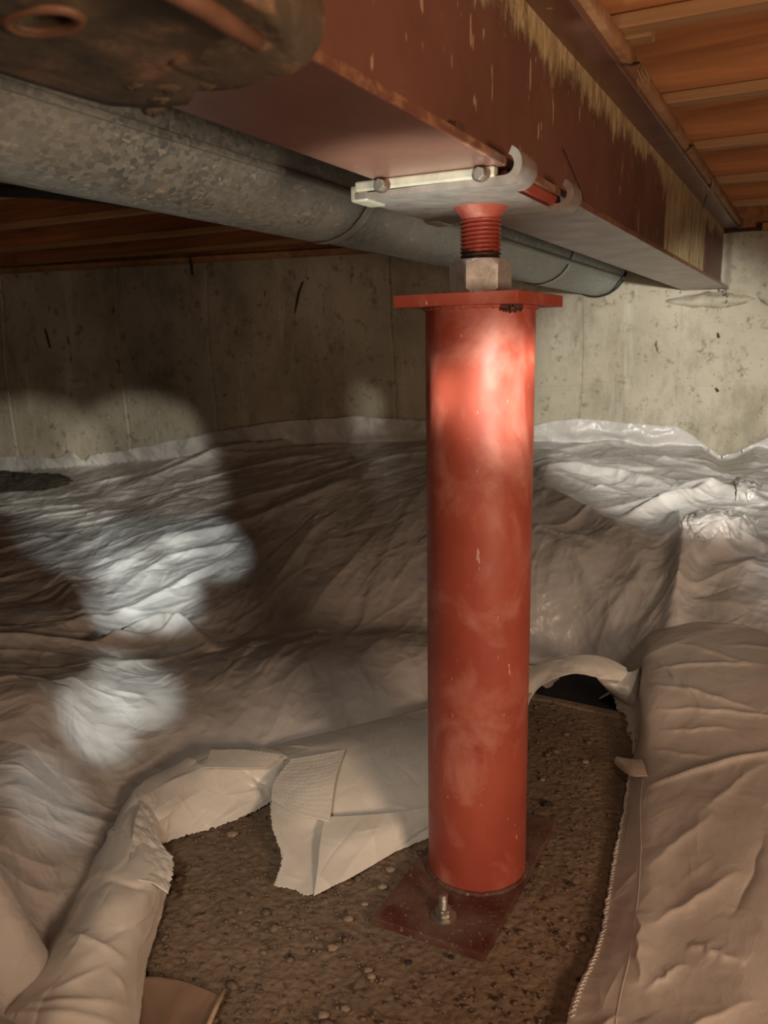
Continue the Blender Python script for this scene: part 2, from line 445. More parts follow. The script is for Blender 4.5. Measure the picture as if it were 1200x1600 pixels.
M_web2 = m_plain('cobweb_fibre', (.52, .36, .22), .8)

# ================================================================ SETTING
ZB = 1.134
WE = B(4.098, .374, 0)                       # where the beam meets the wall
WD = np.array([-.94, .341, 0]); WD /= np.linalg.norm(WD)
WN = np.array([WD[1], -WD[0], 0]);  WN = WN if WN @ np.array([0, -1, 0]) > 0 else -WN   # towards the camera
WE = np.array([1.539, 3.818, 0])
WTOP = 1.372
def W(t, d, z): return WE + WD*t + WN*d + np.array([0, 0, z])

# wall with cast joints as real relief
t = np.linspace(-1.6, 6.0, 1900); z = np.linspace(.0, WTOP, 170)
T, Z_ = np.meshgrid(t, z)
D = .006*fbm(T*1.3, Z_*1.3, 3) + .0025*fbm(T*9, Z_*9, 8)
for tj, dpt, wv in [(.634, .010, .006), (1.577, .012, .006), (2.645, .012, .006), (3.241, .010, .006), (4.087, .010, .006), (-.55, .01, .006)]:
    off = T - (tj + .012*np.sin(Z_*5 + tj) + .004*gnoise(Z_*20, T*0+tj, 4))
    D -= dpt*1.3*np.exp(-(off/wv/.7)**2); D += .0012*np.exp(-((off-.014)/.01)**2)
for tj in (.10, .18):                                        # two pale vertical form ridges under the beam pocket
    D += .004*np.exp(-((T-tj+.02*(Z_-.8))/.008)**2)*(Z_ < 1.1)
hz = .70 + .012*gnoise(T*3, T*0, 5)                          # horizontal crack line with spalls
D -= .007*np.exp(-((Z_-hz)/.006)**2)*(gnoise(T*2.2, T*0+3, 6) > -.35)
for ts, zs, rs in [(.42,.735,.05),(-.10,.72,.035),(-.18,1.15,.03),(2.9,.72,.04),(1.95,1.0,.02),(.05,.98,.02),(3.6,.75,.04),(-.28,1.26,.04)]:
    D -= .014*np.exp(-(((T-ts)/rs)**2 + ((Z_-zs)/(rs*.35))**2))
pit = gnoise(T*26, Z_*26, 21); D -= .008*(pit - .62).clip(0, 1)*2.5
# broken-out corner under the beam end
rr = np.sqrt(((T-.03)/.22)**2 + ((Z_-1.10)/.09)**2)
D += .02*np.exp(-rr**4)*(.6+.5*gnoise(T*12, Z_*12, 9))
D += .03*sstep(.02, -.02, T)*sstep(1.10, 1.16, Z_)*(1+.4*gnoise(T*14, Z_*14, 31))
P = WE + T[..., None]*WD + D[..., None]*WN + Z_[..., None]*np.array([0, 0, 1.])
wall = struct(gridmesh('wall_back', P, M_conc))
wt = MB()
q = [W(-1.6, .0, WTOP), W(6.0, .0, WTOP), W(6.0, -.2, WTOP), W(-1.6, -.2, WTOP), W(-1.6, -.2, -.25), W(6.0, -.2, -.25)]
wt.add([tuple(v) for v in q], [(0, 1, 2, 3), (3, 2, 5, 4)]); wt.build('wall_top', M_conc, wall)

def wallhit(x, y):
    d = ray(x, y); tt_ = ((WE-CAM) @ WN)/(d @ WN); q_ = CAM + d*tt_; return (q_-WE) @ WD, q_[2]
for k, pl_ in enumerate([[(71, 514), (75, 528), (79, 543)], [(474, 440), (468, 455), (464, 475), (461, 490)], [(297, 402), (300, 415), (301, 430)], [(1121, 520), (1123, 528)], [(481, 434), (482, 436)], [(1118, 606), (1122, 612)]]):
    a = MB(); ps_ = []
    for (x_, y_) in pl_:
        t_, z_ = wallhit(x_, y_); ps_.append(tuple(W(t_, .004, z_)))
    rr = [.004, .007, .006, .003][:len(ps_)]
    a.tube(ps_, rr, 8); a.build('gouge_shade_drip_mark', M_chip, wall, smooth=True)  # dark tubes: shade of wall gouges put in as colour, plus drip and spots
# pour lip of spilled mortar in the broken pocket under the beam
def lump(name, c, rx, ry, rz, m, parent, seed=1, n=24, amp=.25):
    a = np.linspace(0, 2*np.pi, n+1); b = np.linspace(-np.pi/2, np.pi/2, n//2+1)
    A, Bq = np.meshgrid(a, b)
    r = 1 + amp*gnoise(np.cos(A)*2+7+seed, np.sin(A)*2+Bq*2+5, seed)
    X = np.cos(A)*np.cos(Bq)*r; Y = np.sin(A)*np.cos(Bq)*r; Zz = np.sin(Bq)*r
    e1 = WD*rx; e2 = WN*ry
    Pp = np.array(c) + X[..., None]*e1 + Y[..., None]*e2 + Zz[..., None]*np.array([0, 0, rz])
    return gridmesh(name, Pp, m, parent)
lump('mortar_ledge', W(.06, .0, 1.088), .17, .05, .035, M_conc, wall, 3)
lump('mortar_ledge', W(-.22, .0, 1.22), .16, .035, .15, M_conc, wall, 7)

# sill plate on the wall, and short blocking pieces
sp_ = MB(); sp_.T = lambda a, b, c: W(a, b, c)
sp_.box((.14, -.14, WTOP), (6.0, -.02, WTOP+.038)).build('trim_1', M_flange, None, bevel=.002); struct(bpy.data.objects['trim_1'])
sp_ = MB(); sp_.T = lambda a, b, c: W(a, b, c)
sp_.box((-1.6, -.14, WTOP), (-.13, -.012, WTOP+.038)).build('trim_2', M_flange, None, bevel=.002); struct(bpy.data.objects['trim_2'])
sp_ = MB(); sp_.T = lambda a, b, c: W(a, b, c)
sp_.box((-1.6, -.17, WTOP+.038), (6.0, -.15, 1.67)).build('trim_3', M_wood, None); struct(bpy.data.objects['trim_3'])

# ceiling: subfloor boards laid across the joists
ce = MB(); ce.T = B
cobj = ce.box((-1.2, -2.6, 1.672), (7.2, 6.5, 1.69)).build('ceiling', M_sub); struct(cobj)
for k in range(5):
    b_ = MB(); b_.T = B
    b_.box((-1.2+k*1.22, -2.6, 1.660), (-1.2+k*1.22+1.214, 6.5, 1.672)).build('subfloor_board', M_sub, cobj, bevel=.0015)

# soil below everything
so = MB(); so.add([(-6, -2, -.24), (5, -2, -.24), (5, 7, -.24), (-6, 7, -.24)], [(0, 1, 2, 3)])
struct(so.build('ground_soil', M_void))

# concrete footing
fa = atz(835, 1082, 0); fb = atz(1000, 1117, 0)
FD = (fb-fa)/np.linalg.norm(fb-fa); FP = np.array([FD[1], -FD[0], 0]); FP = FP if FP[1] < 0 else -FP
def FT(a, b, z): return fa + FD*a + FP*b + np.array([0, 0, z])
aa = np.linspace(-1.05, .55, 500); bb = np.linspace(0, 1.75, 520)
A_, B_ = np.meshgrid(aa, bb)
H = .004*fbm(A_*6, B_*6, 40, 3) + .0010*gnoise(A_*38, B_*38, 41) + .0010*gnoise(A_*85, B_*85, 43) + .0009*gnoise(A_*170, B_*170, 45)
H += .0035*(gnoise(A_*55, B_*55, 47)-.25).clip(0, 1)
H *= sstep(.0, .10, B_)*.75+.25
H -= .010*np.exp(-((B_-.032-.006*gnoise(A_*9, A_*0, 3))/.004)**2)        # crack along the back lip
H = np.minimum(H, .007) - .003
cp = np.array([.1453, 1.3106, 0]); qa = (cp-fa) @ FD; qb = (cp-fa) @ FP
P = fa + A_[..., None]*FD + B_[..., None]*FP + H[..., None]*np.array([0, 0, 1.])
footing = gridmesh('floor', P, M_foot); struct(footing)
sk = MB(); sk.T = FT
sk.add([(-1.05, 0, -.006), (.55, 0, -.006), (.55, 0, -.24), (-1.05, 0, -.24), (-1.05, 1.75, -.24), (-1.05, 1.75, -.006), (.55, 1.75, -.24), (.55, 1.75, -.006)],
       [(0, 1, 2, 3), (0, 3, 4, 5), (1, 7, 6, 2)]).build('footing_side', M_foot, footing)

# aggregate half sunk in the footing (uncountable)
rnd = random.Random(4)
ico = None
import bmesh
bm = bmesh.new(); bmesh.ops.create_icosphere(bm, subdivisions=1, radius=1); bm.verts.ensure_lookup_table()
IV = np.array([v.co[:] for v in bm.verts]); IF = np.array([[v.index for v in f.verts] for f in bm.faces]); bm.free()
def inplate(p):
    d = p - cp; return abs(d @ U) < .205 and abs(d @ N) < .10
VV = []; FF = []; cnt = 0
while cnt < 7000:
    a_ = rnd.uniform(-1.0, .45); b_ = rnd.uniform(.05, 1.6)
    p_ = fa + FD*a_ + FP*b_
    if inplate(p_): continue
    s_ = rnd.choice([.0014, .0018, .0024, .0034]) * rnd.uniform(.7, 1.3)
    if rnd.random() < .015: s_ = rnd.uniform(.006, .009)
    th = rnd.uniform(0, 6.28)
    jit = 1 + .25*np.array([rnd.uniform(-1, 1) for _ in range(len(IV))])
    v = IV*jit[:, None]*np.array([s_*rnd.uniform(1, 1.5), s_, s_*.55])
    c_, q_ = math.cos(th), math.sin(th)
    v = np.stack([v[:, 0]*c_-v[:, 1]*q_, v[:, 0]*q_+v[:, 1]*c_, v[:, 2]], 1) + p_ + np.array([0, 0, .0005])
    FF.append(IF + len(VV)*len(IV)); VV.append(v); cnt += 1
me = bpy.data.meshes.new('aggregate'); me.from_pydata(np.concatenate(VV).tolist(), [], np.concatenate(FF).tolist())
o = fin(me, 'aggregate', m_plain('aggregate_brown', (.21, .15, .10), .75, 0, .5, .3, 30), footing); o['kind'] = 'stuff'; me.shade_smooth()

# ================================================================ JOISTS
JS = [.56, 1.07, 1.575, 2.09, 2.60, 3.17, 3.73]
ordn = ['seventh', 'sixth', 'fifth', 'fourth', 'third', 'second', 'first']
for k, s in enumerate(JS):
    r = root('floor_joist', 'wooden I-joist crossing over the beam, %s joist out from the concrete wall' % ordn[k], 'joist',
             tuple(B(s, -2.4, 1.43)), BROT, 'floor joists over the beam')
    m1 = 6.2 if s > 2 else 5.0
    a = MB(); a.T = B; a.box((s-.021, -2.4, 1.43), (s+.021, m1, 1.453)).build('bottom_flange', M_flange, r, bevel=.002)
    a = MB(); a.T = B; a.box((s-.021, -2.4, 1.636), (s+.021, m1, 1.66)).build('top_flange', M_flange, r, bevel=.002)
    a = MB(); a.T = B; a.box((s-.006, -2.4, 1.45), (s+.006, m1, 1.64)).build('web_board', M_wood, r)
# squash block in the first bay right of the beam
a = MB(); a.T = B; a.box((1.62, .30, 1.432), (1.66, .39, 1.655))
tag(a.build('squash_block', M_flange, None, bevel=.002), 'small pale wooden block between beam nailer and joist, top right', 'block')

# ================================================================ BEAM
beam = root('steel_beam', 'red oxide painted steel beam with yellow overspray and cream drips, resting on the post', 'beam', tuple(B(1.237, .4675, ZB)), BROT)
S0, S1 = -.6, 4.10
a = MB(); a.T = B; a.box((S0, .374, ZB), (S1, .561, ZB+.012)).build('bottom_flange', M_beam, beam, bevel=.002)
a = MB(); a.T = B; a.box((S0, .410, ZB+.012), (S1, .525, TOPZ)).build('web', M_web, beam)
a = MB(); a.T = B; a.box((S0, .352, TOPZ), (S1+.04, .583, TOPZ+.012)).build('top_flange', M_beam, beam, bevel=.002)
d_ = ray(716, 196); P_ = CAM + d_*(-.4/(d_ @ N)); s_t = P_ @ U
a = MB(); a.T = B; a.box((s_t-.012, .396, ZB+.010), (s_t+.012, .412, ZB+.034)).build('weld_tab', M_iron, beam, bevel=.002)
a = MB(); pw = [(880, 232), (893, 262), (905, 292), (916, 322)]; pp_ = []
for k, (x_, y_) in enumerate(pw):
    d_ = ray(x_, y_); pp_.append(tuple(CAM + d_*(-(.407-.008*(k == 3))/(d_ @ N))))
a.tube(pp_, .0008, 5).build('dangling_wire', M_chip, beam)
# nailer plank
nl = root('nailer_plank', 'long orange wooden nailer plank lying on top of the steel beam', 'plank', tuple(B(1.237, .46, TOPZ+.012)), BROT)
nrows = 300
ss = np.linspace(S0, 4.14, nrows)
edge = .340 + .0014*gnoise(ss*9, ss*0, 2) + .0009*gnoise(ss*60, ss*0, 4)
prof = []
for zz, off in [(1.402, .25), (1.402, 0.001), (1.404, -.001), (1.426, -.001), (1.430, .002), (1.430, .25)]:
    prof.append(np.array([B(s_, e_+off, zz) for s_, e_ in zip(ss, edge)]))
gridmesh('plank_body', np.array(prof), M_nail_wood, nl, smooth=False)
def bent_nail(pxa, pya, pxb, pyb, parent):
    d1 = ray(pxa, pya); P1 = CAM + d1*(-.336)/(d1 @ N); d2 = ray(pxb, pyb); P2 = CAM + d2*((TOPZ-.012-CAM[2])/d2[2])
    P1 = B(P1 @ U, .336, 1.408)
    mid = P1*.75+P2*.25 + np.array([0, 0, -.004])
    a = MB(); a.tube([P1+N*-.01, P1+N*.006, mid, P2], [.0022, .0022, .002, .0016], 8)
    a.build('bent_nail', M_iron, parent, smooth=True)
bent_nail(994, 80, 962, 97, nl); bent_nail(1078, 238, 1064, 243, nl)
bent_nail(1110, 322, 1098, 325, nl)
# splinter fibres / old cobweb strands
for k, (bx, by, n_) in enumerate([(1108, 285, 9), (1122, 318, 8), (1005, 45, 7)]):
    a = MB(); rr_ = random.Random(k+3)
    for q_ in range(n_):
        d1 = ray(bx+rr_.uniform(-6, 10), by+rr_.uniform(-14, 10)); P1 = CAM + d1*(-.338)/(d1 @ N)
        P1[2] = min(P1[2], 1.425)
        P2 = P1 + np.array([rr_.uniform(-.02, .02), rr_.uniform(-.03, .03), -rr_.uniform(.01, .05)])
        a.tube([P1, (P1+P2)/2+np.array([rr_.uniform(-.01, .01), 0, .004]), P2], [.0009, .0008, .0003], 5)
    a.build('splinter_fibre', M_web2, nl, smooth=True)['kind'] = 'stuff'

# ================================================================ DUCT
duct = root('round_duct', 'long round galvanised sheet metal duct hung behind the steel beam', 'duct', tuple(B(1.2, .938, 1.127)), BROT)
DM, DZ, DR = .938, 1.257, .132
M_band = m_plain('bright_band', (.56, .57, .53), .35, .3, .25)
def ductseg(s0, s1, r, name='duct_section', nseg=72, mat=None):
    sr = np.linspace(s0, s1, max(6, int((s1-s0)/.03))); an = np.linspace(0, 2*np.pi, nseg+1)
    S_, A2 = np.meshgrid(sr, an)
    rr_ = r + .0012*gnoise(S_*5, A2*2, 60)
    Pp = U*S_[..., None] - N*(DM + rr_*np.cos(A2))[..., None] + np.array([0, 0, 1.])*(DZ + rr_*np.sin(A2))[..., None]
    return gridmesh(name, Pp, mat or M_galv, duct)
ductseg(-.6, 1.56, DR); ductseg(1.55, 3.1, DR-.002); ductseg(3.08, 4.02, DR+.001)
# end rim
for s0 in (1.545, 3.075):
    ductseg(s0, s0+.03, DR+.0022, 'joint_band', mat=M_band)
# crimped lengthwise seam standing proud along the near side
sa = math.atan2(DZ-.91-0, 0)  # placeholder, replaced below
ang = None
best = 9
for k in range(720):
    a_ = k*math.pi/360; mm_ = DM+DR*math.cos(a_); zz_ = DZ+DR*math.sin(a_)
    e_ = math.degrees(math.atan2(zz_-.91, mm_))
    if math.cos(a_) < .2 and abs(e_-19.25) < best: best = abs(e_-19.25); ang = a_
a = MB(); a.T = B
m0, z0 = DM+DR*math.cos(ang), DZ+DR*math.sin(ang)
er = (math.cos(ang), math.sin(ang)); et = (-er[1], er[0])
poly = [(m0+er[0]*p_+et[0]*q_, z0+er[1]*p_+et[1]*q_) for p_, q_ in [(-.002, -.009), (.007, -.009), (.0095, -.005), (.0095, .000), (.004, .003), (.003, .009), (-.002, .009)]]
a.prism([(x_, y_) for x_, y_ in poly], 0, -.6, 4.02).build('lengthwise_seam', M_galv, duct, smooth='auto')
# strap round the first joint
# dried paint drops on the belly of the duct
a = MB(); rd = random.Random(8)
for (px, py, r_) in [(250, 299, .0075), (226, 312, .005), (212, 317, .004), (260, 275, .004), (263, 312, .0025), (276, 312, .0022), (286, 318, .002), (320, 334, .003), (112, 280, .003), (300, 322, .0018), (210, 309, .003), (104, 190, .003), (405, 330, .0015), (245, 320, .0015)]:
    d = ray(px, py); o_m, o_z = -(d @ N), d[2]
    # intersect with the circle in the (m, z) plane
    A1 = o_m**2+o_z**2; B1 = -2*(o_m*DM + o_z*(DZ-.91)); C1 = DM**2+(DZ-.91)**2-(DR+.001)**2
    ds = B1*B1-4*A1*C1
    if ds < 0: continue
    tt = (-B1-math.sqrt(ds))/(2*A1); Pc = CAM + d*tt
    nm = np.array(-N*((-(Pc @ N))-DM)) + np.array([0, 0, Pc[2]-DZ]); nm /= np.linalg.norm(nm)
    e1 = U; e2 = np.cross(nm, e1); ring = []
    for k in range(14):
        q_ = 2*math.pi*k/14; rj = r_*(1+.3*rd.uniform(-1, 1)); ring.append(Pc + e1*math.cos(q_)*rj*1.3 + e2*math.sin(q_)*rj*.8)
    vs = [Pc+nm*.0012] + ring
    a.add(vs, [(0, 1+k, 1+(k+1) % 14) for k in range(14)])
a.build('paint_drop', m_plain('cream_paint', (.55, .50, .38), .5), duct)['kind'] = 'stuff'
# collar and black wire where the duct meets the wall
a = MB(); pts = [B(4.0, DM+(DR+.006)*math.cos(q_), DZ+(DR+.006)*math.sin(q_)) for q_ in np.linspace(-2.9, .6, 30)]
a.tube([tuple(p_) for p_ in pts], .004, 8)
pts = [B(3.93+.02*math.sin(k*.9), DM-(DR+.012)*math.cos(k*.12), DZ-(DR+.01)*math.sin(k*.12)) for k in range(12)]
a.tube([tuple(p_) for p_ in pts], .003, 8)
tag(a.build('black_wire', M_black, None, smooth=True), 'thin black wire looped round the wall end of the duct', 'wire')
# black pipe hanging beyond the duct at far left
a = MB(); pts = [aty(-60, 296, 2.3), aty(60, 300, 2.35), aty(160, 310, 2.5), aty(240, 322, 2.8)]
a.tube([tuple(p_) for p_ in pts], .016, 12)
tag(a.build('black_pipe', M_black, None, smooth=True), 'black pipe hanging below the joists at the far left, behind duct', 'pipe')

# ================================================================ POST
PC = (.153, 1.3135)
post = root('support_post', 'red painted adjustable steel post under the beam, bolted to the footing', 'post', (PC[0], PC[1], 0), BROT)
R0 = .0842; CZ0, CZ1 = .966, .9835
c6 = B(0, 0, 0)
ps, pm = PC[0]*U[0]+PC[1]*U[1], -(PC[0]*N[0]+PC[1]*N[1])
def rotbox(mb, cs, cm, hs, hm, z0, z1, deg=0):
    a_ = math.radians(deg)
    def T(x, y, z): return B(cs + x*math.cos(a_)-y*math.sin(a_), cm + x*math.sin(a_)+y*math.cos(a_), z)
    mb.T = T; mb.box((-hs, -hm, z0), (hs, hm, z1)); mb.T = None; return mb
cps, cpm = cp @ U, -(cp @ N)
rotbox(MB(), cps, cpm, .198, .095, .001, .015).build('base_plate', M_base, post, bevel=.0015)
rotbox(MB(), ps, pm, .098, .098, CZ0, CZ1, -3).build('cap_plate', M_red, post, bevel=.0012)
pr = MB(); pr.lathe(PC, [(R0, .015), (R0, CZ0)], 96, False)
# pipe with slightly uneven wall
zz = np.linspace(.013, CZ0+.001, 160); an = np.linspace(0, 2*np.pi, 129); A3, Z3 = np.meshgrid(an, zz)
rr_ = R0 + .0004*gnoise(A3*1.5, Z3*6, 70)
Pp = np.stack([PC[0]+rr_*np.cos(A3), PC[1]+rr_*np.sin(A3), Z3], -1)
gridmesh('pipe', Pp, M_red, post)
def weld(name, r, z0, sz, mat, a0=0, a1=2*math.pi, amp=.3, seed=1):
    n_ = 240; an = np.linspace(a0, a1, n_); ph = np.linspace(0, 2*np.pi, 11)
    A3, Ph = np.meshgrid(an, ph); k_ = sz*(1+amp*gnoise(A3*22, Ph*.3, seed)+.18*np.sin(A3*110))
    Rr = r + k_*np.cos(Ph)*.8; Zz = z0 + k_*np.sin(Ph)*.8
    return gridmesh(name, np.stack([PC[0]+Rr*np.cos(A3), PC[1]+Rr*np.sin(A3), Zz], -1), mat, post)
weld('weld_bead', R0+.001, .016, .006, M_base, seed=2)
weld('weld_bead', R0, CZ0-.001, .0045, M_red, seed=3)
w2_ = weld('weld_bead', R0+.001, CZ0-.004, .007, M_weld, -1.35, -.95, .8, 5); w2_['label'] = 'shiny spatter of bare weld under the cap plate'
# big nut
NR = .0462
def hexprism(c, r, z0, z1, rotd, ch=.1):
    """hexagonal nut with rounded-off corners: hexagon cut by a cone"""
    vs = []; zs = np.linspace(z0, z1, 15); n_ = 96
    h_ = (z1-z0)
    for z_ in zs:
        e_ = min(z_-z0, z1-z_); lim = r*(1-.135) + (e_/h_)*r*1.1
        for k in range(n_):
            a_ = 2*math.pi*k/n_; q_ = (a_ - math.radians(rotd)) % (math.pi/3) - math.pi/6
            rh = r*math.cos(math.pi/6)/math.cos(q_); rr__ = min(rh, lim)
            vs.append((c[0]+rr__*math.cos(a_), c[1]+rr__*math.sin(a_), z_))
    fs = []
    for j in range(len(zs)-1):
        for k in range(n_):
            k2 = (k+1) % n_; fs.append((j*n_+k, j*n_+k2, (j+1)*n_+k2, (j+1)*n_+k))
    fs.append(tuple(reversed(range(n_)))); fs.append(tuple((len(zs)-1)*n_+k for k in range(n_)))
    return vs, fs
vs, fs = hexprism(PC, NR+.001, CZ1, CZ1+.052, -90+26)
MB().add(vs, fs).build('adjusting_nut', M_nut, post, smooth='auto')
# threaded screw: true helix
HZ0, HZ1 = CZ1+.045, 1.094
nt_ = 14; n_a = 64; pitch = .0062; turns = (HZ1-HZ0)/pitch
rows = int(turns*8); vs = []; fs = []
for j in range(rows+1):
    z_ = HZ0 + (HZ1-HZ0)*j/rows
    for k in range(n_a):
        a_ = 2*math.pi*k/n_a; f_ = ((z_-HZ0)/pitch - k/n_a) % 1.0
        tri = abs(f_-.5)*2
        r_ = .0268 + .0040*min(1, max(0, (1-tri)*1.5))
        vs.append((PC[0]+r_*math.cos(a_), PC[1]+r_*math.sin(a_), z_))
for j in range(rows):
    for k in range(n_a):
        k2 = (k+1) % n_a; fs.append((j*n_a+k, j*n_a+k2, (j+1)*n_a+k2, (j+1)*n_a+k))
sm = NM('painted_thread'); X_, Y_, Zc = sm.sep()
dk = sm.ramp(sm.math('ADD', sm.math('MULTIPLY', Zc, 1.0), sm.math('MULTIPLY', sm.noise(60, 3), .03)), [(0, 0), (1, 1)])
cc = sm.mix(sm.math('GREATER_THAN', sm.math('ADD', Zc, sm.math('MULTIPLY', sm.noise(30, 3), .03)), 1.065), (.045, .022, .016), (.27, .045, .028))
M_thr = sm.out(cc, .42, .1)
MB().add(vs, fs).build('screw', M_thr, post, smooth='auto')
MB().lathe(PC, [(.029, 1.090), (.029, 1.096), (.031, 1.100), (.038, 1.108), (.043, 1.1115)], 64, False).build('screw_collar', M_red, post, smooth=True)
# head: red bearing plate + grey clip plate with curled hooks
HS0, HS1 = 1.09, 1.372
a = MB(); a.T = B; a.box((HS0+.012, .380, 1.119), (HS1-.012, .556, 1.1335)).build('bearing_plate', M_red, post, bevel=.001)
def hookprof(hook):
    c = []
    th_ = .006
    base_o = [(.590, 1.111), (.372, 1.111)]
    if not hook:
        return [(.590, 1.111), (.388, 1.111), (.383, 1.114), (.388, 1.118), (.590, 1.118)]
    cm_, cz_, ro, ri = .373, 1.1345, .0235, .0130
    out = [(.590, 1.111)] + [(cm_ - ro*math.sin(q_), cz_ - ro*math.cos(q_)) for q_ in np.linspace(0, math.pi*.86, 16)]
    inn = [(cm_ - ri*math.sin(q_), cz_ - ri*math.cos(q_)) for q_ in np.linspace(math.pi*.86, 0, 16)] + [(.590, 1.118)]
    return out + inn
clip = MB(); clip.T = B
cl = clip
cl.prism(hookprof(True), 0, HS0-.02, HS0+.045)
cl.prism(hookprof(False), 0, HS0+.045, HS1-.05)
cl.prism(hookprof(True), 0, HS1-.05, HS1)
clip_o = cl.build('clip_plate', M_clip, post, smooth='auto', bevel=0)
# rounded left ends of the clip plate
for s_ in (HS0+.012, HS1-.025):
    a = MB(); a.T = B; a.box((s_-.030, .572, 1.108), (s_+.030, .600, 1.131)); a.build('plate_end', M_bar, clip_o, bevel=.006, seg=3)
a = MB(); a.T = B; a.box((HS0-.024, .385, 1.1205), (HS0-.008, .588, 1.1335)).build('clamp_bar', M_bar, post, bevel=.0025)
for m_ in (.402, .545):
    r_ = .0085
    vs = []; fs = []
    for hs in (0, .012):
        for k in range(6): vs.append((HS0-.024-hs, m_+r_*math.cos(k*math.pi/3+.3), 1.124+r_*math.sin(k*math.pi/3+.3)))
    fs = [tuple(range(6)), tuple(range(6, 12))] + [(k, (k+1) % 6, 6+(k+1) % 6, 6+k) for k in range(6)]
    a = MB(); a.T = B; a.add(vs, fs); hb = a.build('clamp_bolt', M_zinc, post, bevel=.0015)
    a = MB(); a.T = B
    vs = [(HS0-.0245, m_+.0125*math.cos(q_), 1.124+.0125*math.sin(q_)*.75) for q_ in np.linspace(0, 2*math.pi, 24, endpoint=False)] + [(HS0-.0265, m_+.0125*math.cos(q_), 1.124+.0125*math.sin(q_)*.75) for q_ in np.linspace(0, 2*math.pi, 24, endpoint=False)]
    a.add(vs, [tuple(range(24)), tuple(range(24, 48))] + [(k, (k+1) % 24, 24+(k+1) % 24, 24+k) for k in range(24)]).build('washer', M_iron, hb)
# anchor bolts in the base plate
def anchor(c):
    n_ = 20; rows = 60; vs = []; fs = []
    for j in range(rows+1):
        z_ = .010 + .046*j/rows
        for k in range(n_):
            f_ = ((z_)/.0022 - k/n_) % 1.0; r_ = (.0062 + .0009*(1-abs(f_-.5)*2)) * (.8 if j == rows else 1)
            q_ = 2*math.pi*k/n_; vs.append((c[0]+r_*math.cos(q_), c[1]+r_*math.sin(q_), z_))
    for j in range(rows):
        for k in range(n_):
            k2 = (k+1) % n_; fs.append((j*n_+k, j*n_+k2, (j+1)*n_+k2, (j+1)*n_+k))
    fs.append(tuple(rows*n_+k for k in range(n_)))
    ab = MB().add(vs, fs).build('anchor_bolt', M_zinc, post, smooth='auto')
    vs, fs = hexprism(c, .0135, .0185, .031, 12); MB().add(vs, fs).build('hex_nut', M_zinc, ab, smooth='auto')
    MB().lathe(c, [(.021, .0152), (.021, .0178), (.007, .0186)], 32).build('washer', M_zinc, ab, smooth='auto')
bc = atz(693, 1432, .015); anchor((bc[0], bc[1]))
b2 = np.array([PC[0], PC[1], 0])*2 - bc; 
b2 = cp*2-bc; anchor((b2[0], b2[1]))

# ================================================================ RUSTY CLAMP (foreground, top left)
CS, CM = .945, .975
rc = root('rusty_beam_clamp', 'rusty olive cast clamp hooked under the beam, nearest the camera', 'clamp', tuple(B(.45, .467, 1.10)), BROT)
# plate with an oval hole: quads between outer outline and hole ring
def plate_with_hole(outer, hole, z0, z1, m, parent, name):
    n_ = 96
    def resample(poly):
        P_ = np.array(poly+[poly[0]]); d = np.r_[0, np.cumsum(np.linalg.norm(np.diff(P_, axis=0), axis=1))]
        return P_, d
    hc = np.mean(hole, axis=0)
    def hit(poly, a_):
        best_ = None
        for i in range(len(poly)):
            p1 = np.array(poly[i])-hc; p2 = np.array(poly[(i+1) % len(poly)])-hc
            dx, dy = math.cos(a_), math.sin(a_); ex, ey = p2-p1
            den = dx*ey-dy*ex
            if abs(den) < 1e-12: continue
            t_ = (p1[0]*ey-p1[1]*ex)/den; w_ = (p1[0]*dy-p1[1]*dx)/den
            if t_ > 0 and -1e-9 <= w_ <= 1+1e-9: best_ = t_ if best_ is None else max(best_, t_)
        return best_
    rings = []
    for k in range(n_):
        a_ = 2*math.pi*k/n_; ro = hit(outer, a_); ri = hit(hole, a_); rings.append((a_, ri, ro))
    cols = []
    K = 14
    for a_, ri, ro in rings:
        col = []
        for j in range(K+1):
            f_ = j/K; r_ = ri+(ro-ri)*f_; x_, y_ = hc[0]+r_*math.cos(a_), hc[1]+r_*math.sin(a_)
            bul = .006*math.exp(-(f_/.10)**2)
            nz = .0045*float(fbm(np.array([x_*18]), np.array([y_*18]), 81, 4)[0]) + .004*float(gnoise(np.array([x_*9.]), np.array([y_*9.]), 5)[0])
            col.append((x_, y_, z0-bul+nz*min(1, f_*4)*min(1, (1-f_)*5)))
        col.append((hc[0]+ro*math.cos(a_), hc[1]+ro*math.sin(a_), z1))
        col.insert(0, (hc[0]+ri*math.cos(a_), hc[1]+ri*math.sin(a_), z1))
        cols.append(col)
    cols.append(cols[0])
    Pp = np.array([[B(*p_) for p_ in col] for col in cols])
    return gridmesh(name, Pp, m, parent)
outer = [(.12, .335), (.44, .320), (.50, .322), (.545, .338), (.585, .362), (.610, .40), (.618, .44), (.605, .47), (.632, .50), (.625, .535), (.600, .562), (.52, .568), (.12, .575)]
outer = [(a_*CS, b_*CM) for a_, b_ in outer]
hcx, hcy = .402, .436
hole = [(hcx+.0135*math.cos(q_), hcy+.022*math.sin(q_)) for q_ in np.linspace(0, 2*math.pi, 28, endpoint=False)]
plate_with_hole(outer, hole, 1.112, 1.1335, M_rust, rc, 'clamp_plate')
rim_ = [tuple(B(hcx+.0165*math.cos(q_), hcy+.0255*math.sin(q_), 1.1085)) for q_ in np.linspace(0, 2*math.pi, 49)]
MB().tube(rim_, .0038, 8, False).build('hole_rim', M_rod, rc, smooth=True)
